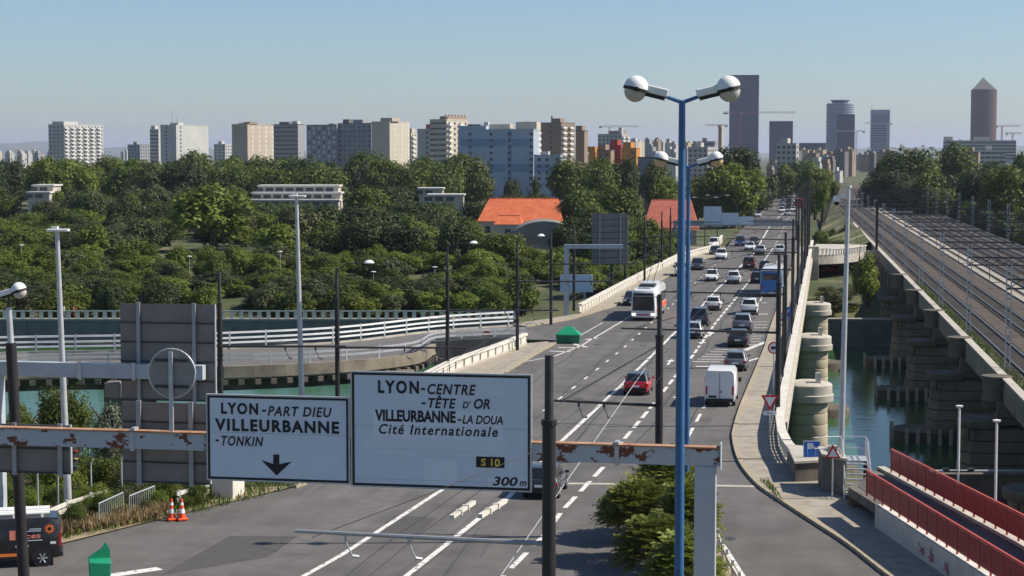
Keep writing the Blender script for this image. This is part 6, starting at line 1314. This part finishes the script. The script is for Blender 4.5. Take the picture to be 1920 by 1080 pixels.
# white panel van seen from behind
def panel_van(label, px, py, pm, away=True, L_=5.4, W_=1.98, Hh=2.4):
    x, y = G(px, py); c = Vector((x, y, .008)) + Vector((math.sin(A), math.cos(A), 0)) * L_ / 2
    e, hw, Y0, Y1, ring = box_vehicle('panel_van', label, 'van', c, -A + (0 if away else math.pi), L_, W_, Hh, pm)
    loft([ring(Y0, hw * .97, .40, Hh - .04), ring(Y0 + .06, hw, .34, Hh), ring(Y0 + 3.3, hw, .32, Hh), ring(Y0 + 3.9, hw, .32, Hh - .1), ring(Y1 - .95, hw * .98, .32, 1.35), ring(Y1 - .2, hw * .92, .34, 1.05), ring(Y1, hw * .8, .4, .85)], 'body', pm, e)
    MB().box2((-.012, Y0 - .012, .55), (.012, Y0 - .001, Hh - .15)).build('door_gap', 'dark_metal', e)
    for s_ in (-1, 1):
        MB().box2((s_ * .06 if s_ > 0 else -hw * .8, Y0 - .02, .62), (hw * .8 if s_ > 0 else -.06, Y0 - .002, 2.0)).build('rear_door', pm, e, bevel=.01); MB().box2((s_ * hw * .86 - .06, Y0 - .02, .8), (s_ * hw * .86 + .06, Y0 + .08, 1.35)).build('tail_light', 'tail_red', e); MB().box((s_ * (hw + .14), Y0 + 3.95, 1.35), (.22, .12, .3)).build('mirror', 'black_plastic', e, bevel=.03)
        MB().box((s_ * hw * .62, Y1 - .06, .85), (.4, .16, .2)).build('headlight', 'head_white', e); panel(e, 'side_window', 'glass', ((s_ * hw * .995, Y0 + 3.5, 1.3), (s_ * hw * .99, Y0 + 4.4, 1.3), (s_ * hw * .95, Y0 + 4.1, 2.0), (s_ * hw * .95, Y0 + 3.5, 2.05)) if s_ > 0 else ((-hw * .99, Y0 + 4.4, 1.3), (-hw * .995, Y0 + 3.5, 1.3), (-hw * .95, Y0 + 3.5, 2.05), (-hw * .95, Y0 + 4.1, 2.0)), .05, .95, .05, .95, .02)
    panel(e, 'windscreen', 'glass', ((hw * .9, Y1 - .95, 1.36), (-hw * .9, Y1 - .95, 1.36), (-hw * .86, Y0 + 3.95, Hh - .16), (hw * .86, Y0 + 3.95, Hh - .16)), .04, .96, .05, .92, .03)
    MB().box2((-hw * .92, Y0 - .1, .34), (hw * .92, Y0 + .1, .54)).build('rear_bumper', 'black_plastic', e, bevel=.03); MB().box2((-hw * .72, Y0 - .03, .60), (-hw * .20, Y0 - .021, .74)).build('number_plate', 'sign_black', e); MB().box2((-.02, Y0 - .05, .95), (.16, Y0 - .021, 1.02)).build('door_handle', 'black_plastic', e)
    wheels(e, W_, (Y0 + .95, Y1 - 1.0), .34); return e
panel_van('white panel van in the right lane seen from behind', 1349, 763, 'paint_white'); panel_van('white oncoming van at the left pavement behind the blue lamp posts', 1277, 519, 'paint_white', False, 4.7, 1.85, 2.0)
# trolleybus, oncoming
x, y = G(1206, 602); Lb_ = 12.0; c = Vector((x, y, .008)) + Vector((math.sin(A), math.cos(A), 0)) * Lb_ / 2
e, hw, Y0, Y1, ring = box_vehicle('trolleybus', 'white oncoming trolleybus with red band and dark windscreen', 'bus', c, -A + math.pi, Lb_, 2.5, 3.15, 'paint_buswhite', taper=.06, roofr=.28)
loft([ring(Y0, hw * .97, .34, 3.05), ring(Y0 + .2, hw, .3, 3.15), ring(Y1 - .5, hw, .3, 3.15), ring(Y1 - .12, hw * .97, .3, 3.02), ring(Y1, hw * .92, .36, 2.8)], 'body', 'paint_buswhite', e)
fq = ((hw * .93, Y1 + .0, .36), (-hw * .93, Y1 + .0, .36), (-hw * .86, Y1 + .0, 2.85), (hw * .86, Y1 + .0, 2.85))
panel(e, 'windscreen', 'glass', fq, .03, .97, .27, .84, .03); panel(e, 'destination_display', 'black_plastic', fq, .05, .95, .86, .97, .028); MB().box((0, Y1 + .03, .62), (1.2, .05, .12)).build('red_stripe', 'tail_red', e); MB().box((0, Y1 + .02, .42), (.52, .05, .11)).build('number_plate', 'sign_white', e)
for s_ in (-1, 1):
    MB().box((s_ * hw * .76, Y1 + .005, .66), (.34, .08, .18)).build('headlight', 'head_lit', e, bevel=.02); MB().tube((s_ * hw * .9, Y1, 2.5), (s_ * (hw + .22), Y1 + .2, 2.2), .03, n=5).box((s_ * (hw + .22), Y1 + .2, 2.0), (.16, .1, .36)).build('mirror', 'black_plastic', e)
    for k in range(6): MB().box((s_ * (hw * .985), Y0 + 1.2 + k * 1.8, 1.95), (.09, 1.6, 1.0)).build('side_window', 'glass', e)
    MB().box((s_ * (hw + .002), -.3, 1.05), (.05, 10.6, .5)).build('red_band', 'cone_orange', e)
    MB().tube((s_ * .3, -1, 3.3), (s_ * .35, -8.5, 5.4), .035, n=5).build('trolley_boom', 'black_metal', e)
MB().box((0, 1.8, 3.26), (1.5, 2.2, .26)).build('roof_unit', 'black_plastic', e, bevel=.05); MB().box((0, -1.6, 3.28), (1.7, 3.6, .3)).build('roof_fairing', 'paint_buswhite', e, bevel=.08); MB().box((0, 4.6, 3.2), (1.2, 1.2, .14)).build('roof_hatch', 'paint_silver', e)
wheels(e, 2.5, (Y0 + 2.6, Y1 - 2.7), .48)
# blue bus seen from behind
x, y = G(1445, 557); c = Vector((x, y, .008)) + Vector((math.sin(A), math.cos(A), 0)) * 6
e, hw, Y0, Y1, ring = box_vehicle('city_bus', 'bright blue bus with a white roof seen from behind', 'bus', c, -A, 12, 2.5, 3.2, 'paint_busblue')
loft([ring(Y0, hw * .97, .36, 2.95), ring(Y0 + .15, hw, .3, 3.0), ring(Y1 - .2, hw, .3, 3.0), ring(Y1, hw * .95, .36, 2.9)], 'body', 'paint_busblue', e)
loft([ring(Y0 + .05, hw * .94, 2.93, 3.2), ring(Y0 + .3, hw * .95, 2.93, 3.26), ring(Y1 - .4, hw * .95, 2.93, 3.26), ring(Y1 - .2, hw * .9, 2.93, 3.2)], 'white_roof', 'paint_buswhite', e); panel(e, 'rear_window', 'glass', ((-hw * .9, Y0, .4), (hw * .9, Y0, .4), (hw * .88, Y0, 2.9), (-hw * .88, Y0, 2.9)), .1, .9, .62, .93, .02)
MB().box((0, Y0 - .02, 1.05), (1.7, .05, .9)).build('engine_hatch', 'paint_busblue', e, bevel=.02); MB().box((0, Y0 - .03, .42), (2.3, .08, .2)).build('rear_bumper', 'paint_buswhite', e, bevel=.03); MB().box((0, Y0 - .06, .56), (.5, .03, .11)).build('number_plate', 'sign_white', e)
for s_ in (-1, 1):
    MB().box((s_ * hw * .85, Y0 - .02, 1.1), (.16, .06, .5)).build('tail_light', 'tail_red', e); 
    for k in range(7): MB().box((s_ * hw * .985, Y0 + 1.0 + k * 1.55, 2.0), (.09, 1.4, .95)).build('side_window', 'glass', e)
    MB().box((s_ * (hw + .002), 0, .75), (.05, 11.4, .5)).build('side_skirt', 'paint_buswhite', e)
wheels(e, 2.5, (Y0 + 2.7, Y1 - 2.7), .48)
# far red bus
x, y = G(1504, 391); e, hw, Y0, Y1, ring = box_vehicle('city_bus', 'distant red bus with a white roof at the right of the queue', 'bus', Vector((x, y + 6, .008)), -A, 11, 2.5, 3.1, 'paint_red')
loft([ring(Y0, hw * .97, .36, 2.9), ring(Y0 + .15, hw, .3, 3.0), ring(Y1, hw * .95, .36, 2.9)], 'body', 'paint_red', e); MB().box((0, 0, 3.1), (2.1, 9, .25)).build('white_roof', 'paint_buswhite', e); panel(e, 'rear_window', 'glass', ((-hw, Y0, .4), (hw, Y0, .4), (hw, Y0, 2.9), (-hw, Y0, 2.9)), .1, .9, .6, .9, .02); wheels(e, 2.5, (Y0 + 2.5, Y1 - 2.5), .48)
# black craftsman's van, side on, lower left: built facing -x
xw, yw = G(72, 1062); e = empty('delivery_van', (xw - 1.78, yw + .45, .008), R(104), 'black delivery van with orange sunflower sticker at the lower left edge', 'van'); L_, W_, Hh = 5.0, 1.9, 1.95; hw = W_ / 2; Y0, Y1 = -L_ / 2, L_ / 2
_, _, _, _, ring = box_vehicle('x', 'x', 'x', (0, 0, 0), 0, L_, W_, Hh, ''); bpy.data.objects.remove(_ if not isinstance(_, float) else None) if False else None
for o in [o for o in bpy.data.objects if o.get('label') == 'x']: bpy.data.objects.remove(o)
loft([ring(Y0, hw * .95, .42, Hh - .14), ring(Y0 + .08, hw, .34, Hh - .03), ring(Y0 + .5, hw, .32, Hh), ring(Y0 + 3.1, hw, .32, Hh), ring(Y0 + 3.5, hw, .32, Hh - .08), ring(Y1 - .9, hw * .98, .32, 1.2), ring(Y1 - .2, hw * .93, .34, .98), ring(Y1, hw * .8, .4, .8)], 'body', 'paint_black', e)
sd = -1                                                                              # the side that faces the camera is local -x (van points to image left)
MB().box2((-hw - .004, Y0 + 2.75, 1.12), (-hw * .9, Y0 + 3.5, 1.72)).build('side_window', 'glass', e); wheels(e, W_, (Y0 + .72, Y1 - .95), .34)
MB().box2((-hw * .98, Y0 - .03, .8), (-hw * .8, Y0 + .06, 1.35)).build('tail_light', 'tail_red', e); MB().box2((hw * .8, Y0 - .03, .8), (hw * .98, Y0 + .06, 1.35)).build('tail_light', 'tail_red', e); MB().box2((-hw * .95, Y0 - .1, .36), (hw * .95, Y0 + .1, .58)).build('rear_bumper', 'black_plastic', e, bevel=.04)
xs = -hw - .012
def side_disc(y, z, r, m, nm, k=0.0, n=16): MB().tube((xs - k, y, z), (xs + .02, y, z), r, r, n).build(nm, m, e)
mat('sticker_orange', (.80, .20, .04), .5); mat('sticker_pink', (.75, .22, .16), .5)
mb = MB()
for i in range(14):
    a = i * 2 * math.pi / 14; mb.add([(xs - .003, Y0 + .42 + .13 * math.cos(a - .16), 1.52 + .13 * math.sin(a - .16)), (xs - .003, Y0 + .42 + .13 * math.cos(a + .16), 1.52 + .13 * math.sin(a + .16)), (xs - .003, Y0 + .42 + .25 * math.cos(a), 1.52 + .25 * math.sin(a))], [(0, 1, 2)])
mb.build('sunflower_petals', 'sticker_orange', e); side_disc(Y0 + .42, 1.52, .15, 'sticker_orange', 'sunflower_disc', .004); side_disc(Y0 + .42, 1.52, .075, 'sign_black', 'sunflower_heart', .008)
mb = MB()
for i in range(8): a = i * 2 * math.pi / 8; mb.tube((xs - .004, Y0 + 1.5 + .18 * math.cos(a), .86 + .18 * math.sin(a)), (xs + .01, Y0 + 1.5 + .18 * math.cos(a), .86 + .18 * math.sin(a)), .075, n=8)
mb.build('white_flower', 'sign_white', e)
t_ = text(e, 'tices', 'sticker_pink', xs - .006, 1.16, .85, .2, bold=.02); t_.location = (xs - .006, Y0 + 1.62, 1.17); t_.rotation_euler.z = -math.pi / 2
MB().box2((xs - .003, Y0 + .7, 1.06), (xs + .01, Y0 + 1.7, 1.09)).box2((xs - .003, Y0 + .75, 1.44), (xs + .01, Y0 + 1.4, 1.47)).box2((xs - .003, Y0 + .75, 1.52), (xs + .01, Y0 + 1.2, 1.55)).build('white_lines', 'sign_face', e); MB().box2((xs - .003, Y0 + 1.4, .46), (xs + .01, Y0 + 3.0, .58)).build('orange_stripe', 'sticker_orange', e); MB().box2((xs - .003, Y0 + .18, .9), (xs + .01, Y0 + .4, 1.0)).build('white_label', 'sign_white', e); MB().box2((xs - .003, Y0 + 1.75, 1.12), (xs + .01, Y0 + 1.98, 1.5)).build('pink_patch', 'sticker_pink', e)
for s_ in (-.6, -.2, .3, .6): MB().tube((s_, Y0 + .4, Hh + .16), (s_, Y1 - 1.5, Hh + .16), .07, n=8).build('roof_tube', 'lamp_white', e)
for yy in (Y0 + .7, Y0 + 1.8, Y0 + 2.8): MB().box((0, yy, Hh + .05), (1.6, .08, .08)).build('roof_bar', 'lamp_white', e)
# pedestrians on the far quay promenade
mat('skin', (.45, .28, .2), .6, var=.05); mat('cloth_white', (.65, .62, .62), .9); mat('cloth_red', (.45, .1, .1), .9); mat('cloth_dark', (.05, .05, .07), .9); mat('hair', (.04, .025, .015), .8)
def person(x, y, z, label, top, rz=0.0):
    e = empty('person', (x, y, z), rz, label, 'person'); me = bpy.data.meshes.new('body')
    J = {'pelvis': (0, 0, .95, .15), 'waist': (0, 0, 1.1, .135), 'chest': (0, .01, 1.34, .165), 'neck': (0, .01, 1.5, .06), 'head': (0, .03, 1.62, .1), 'crown': (0, .03, 1.72, .085), 'kl': (-.1, .06, .5, .07), 'al': (-.11, -.04, .09, .05), 'tl': (-.11, .1, .04, .045), 'kr': (.1, .12, .52, .07), 'ar': (.11, .22, .1, .05), 'tr': (.11, .36, .05, .045), 'sl': (-.19, 0, 1.42, .06), 'el': (-.25, .0, 1.14, .05), 'wl': (-.24, .12, .9, .035), 'sr': (.19, 0, 1.42, .06), 'er': (.25, -.05, 1.14, .05), 'wr': (.24, .04, .9, .035)}
    N_ = list(J); E_ = [('pelvis', 'waist'), ('waist', 'chest'), ('chest', 'neck'), ('neck', 'head'), ('head', 'crown'), ('pelvis', 'kl'), ('kl', 'al'), ('al', 'tl'), ('pelvis', 'kr'), ('kr', 'ar'), ('ar', 'tr'), ('chest', 'sl'), ('sl', 'el'), ('el', 'wl'), ('chest', 'sr'), ('sr', 'er'), ('er', 'wr')]
    me.from_pydata([J[k][:3] for k in N_], [(N_.index(a), N_.index(b)) for a, b in E_], []); o = bpy.data.objects.new('body', me); COL.objects.link(o); o.parent = e
    bm = bmesh.new(); bm.from_mesh(me); lay = bm.verts.layers.skin.verify()
    for i, v_ in enumerate(bm.verts): v_[lay].radius = (J[N_[i]][3],) * 2; v_[lay].use_root = i == 0
    bm.to_mesh(me); bm.free(); o.modifiers.new('skin', 'SKIN'); o.modifiers.new('sub', 'SUBSURF').levels = 1; me.materials.append(MATS[top])
    MB().lathe([(.11, 1.6), (.12, 1.68), (.09, 1.77), (0, 1.79)], (0, .01, 0), 10).build('hair', 'hair', e, smooth=60)
    return e
for (px, c_, lab) in ((121, 'cloth_white', 'person in pale clothes walking on the far quay promenade'), (139, 'cloth_red', 'person in a reddish top walking right of the pale-clothed one')): person(xat(px, 251), 250.5, -5.42, lab, c_, R(-80))
# ------------------------------------------------------------------ air
def haze(density):
    m = bpy.data.materials.new('haze_air'); m.use_nodes = True; n = m.node_tree
    for nd in list(n.nodes):
        if nd.type != 'OUTPUT_MATERIAL': n.nodes.remove(nd)
    pv = n.nodes.new('ShaderNodeVolumePrincipled'); pv.inputs['Color'].default_value = (.74, .81, 1.0, 1); pv.inputs['Density'].default_value = density; pv.inputs['Anisotropy'].default_value = .2
    n.links.new(pv.outputs[0], [q for q in n.nodes if q.type == 'OUTPUT_MATERIAL'][0].inputs['Volume'])
    MATS['haze'] = m; o = MB().box2((-42000, -420, -25), (42000, 41000, 240)).build('haze', 'haze'); tag(o, 'thin pale summer haze over the city', 'haze', kind='stuff')
haze(4.8e-5)
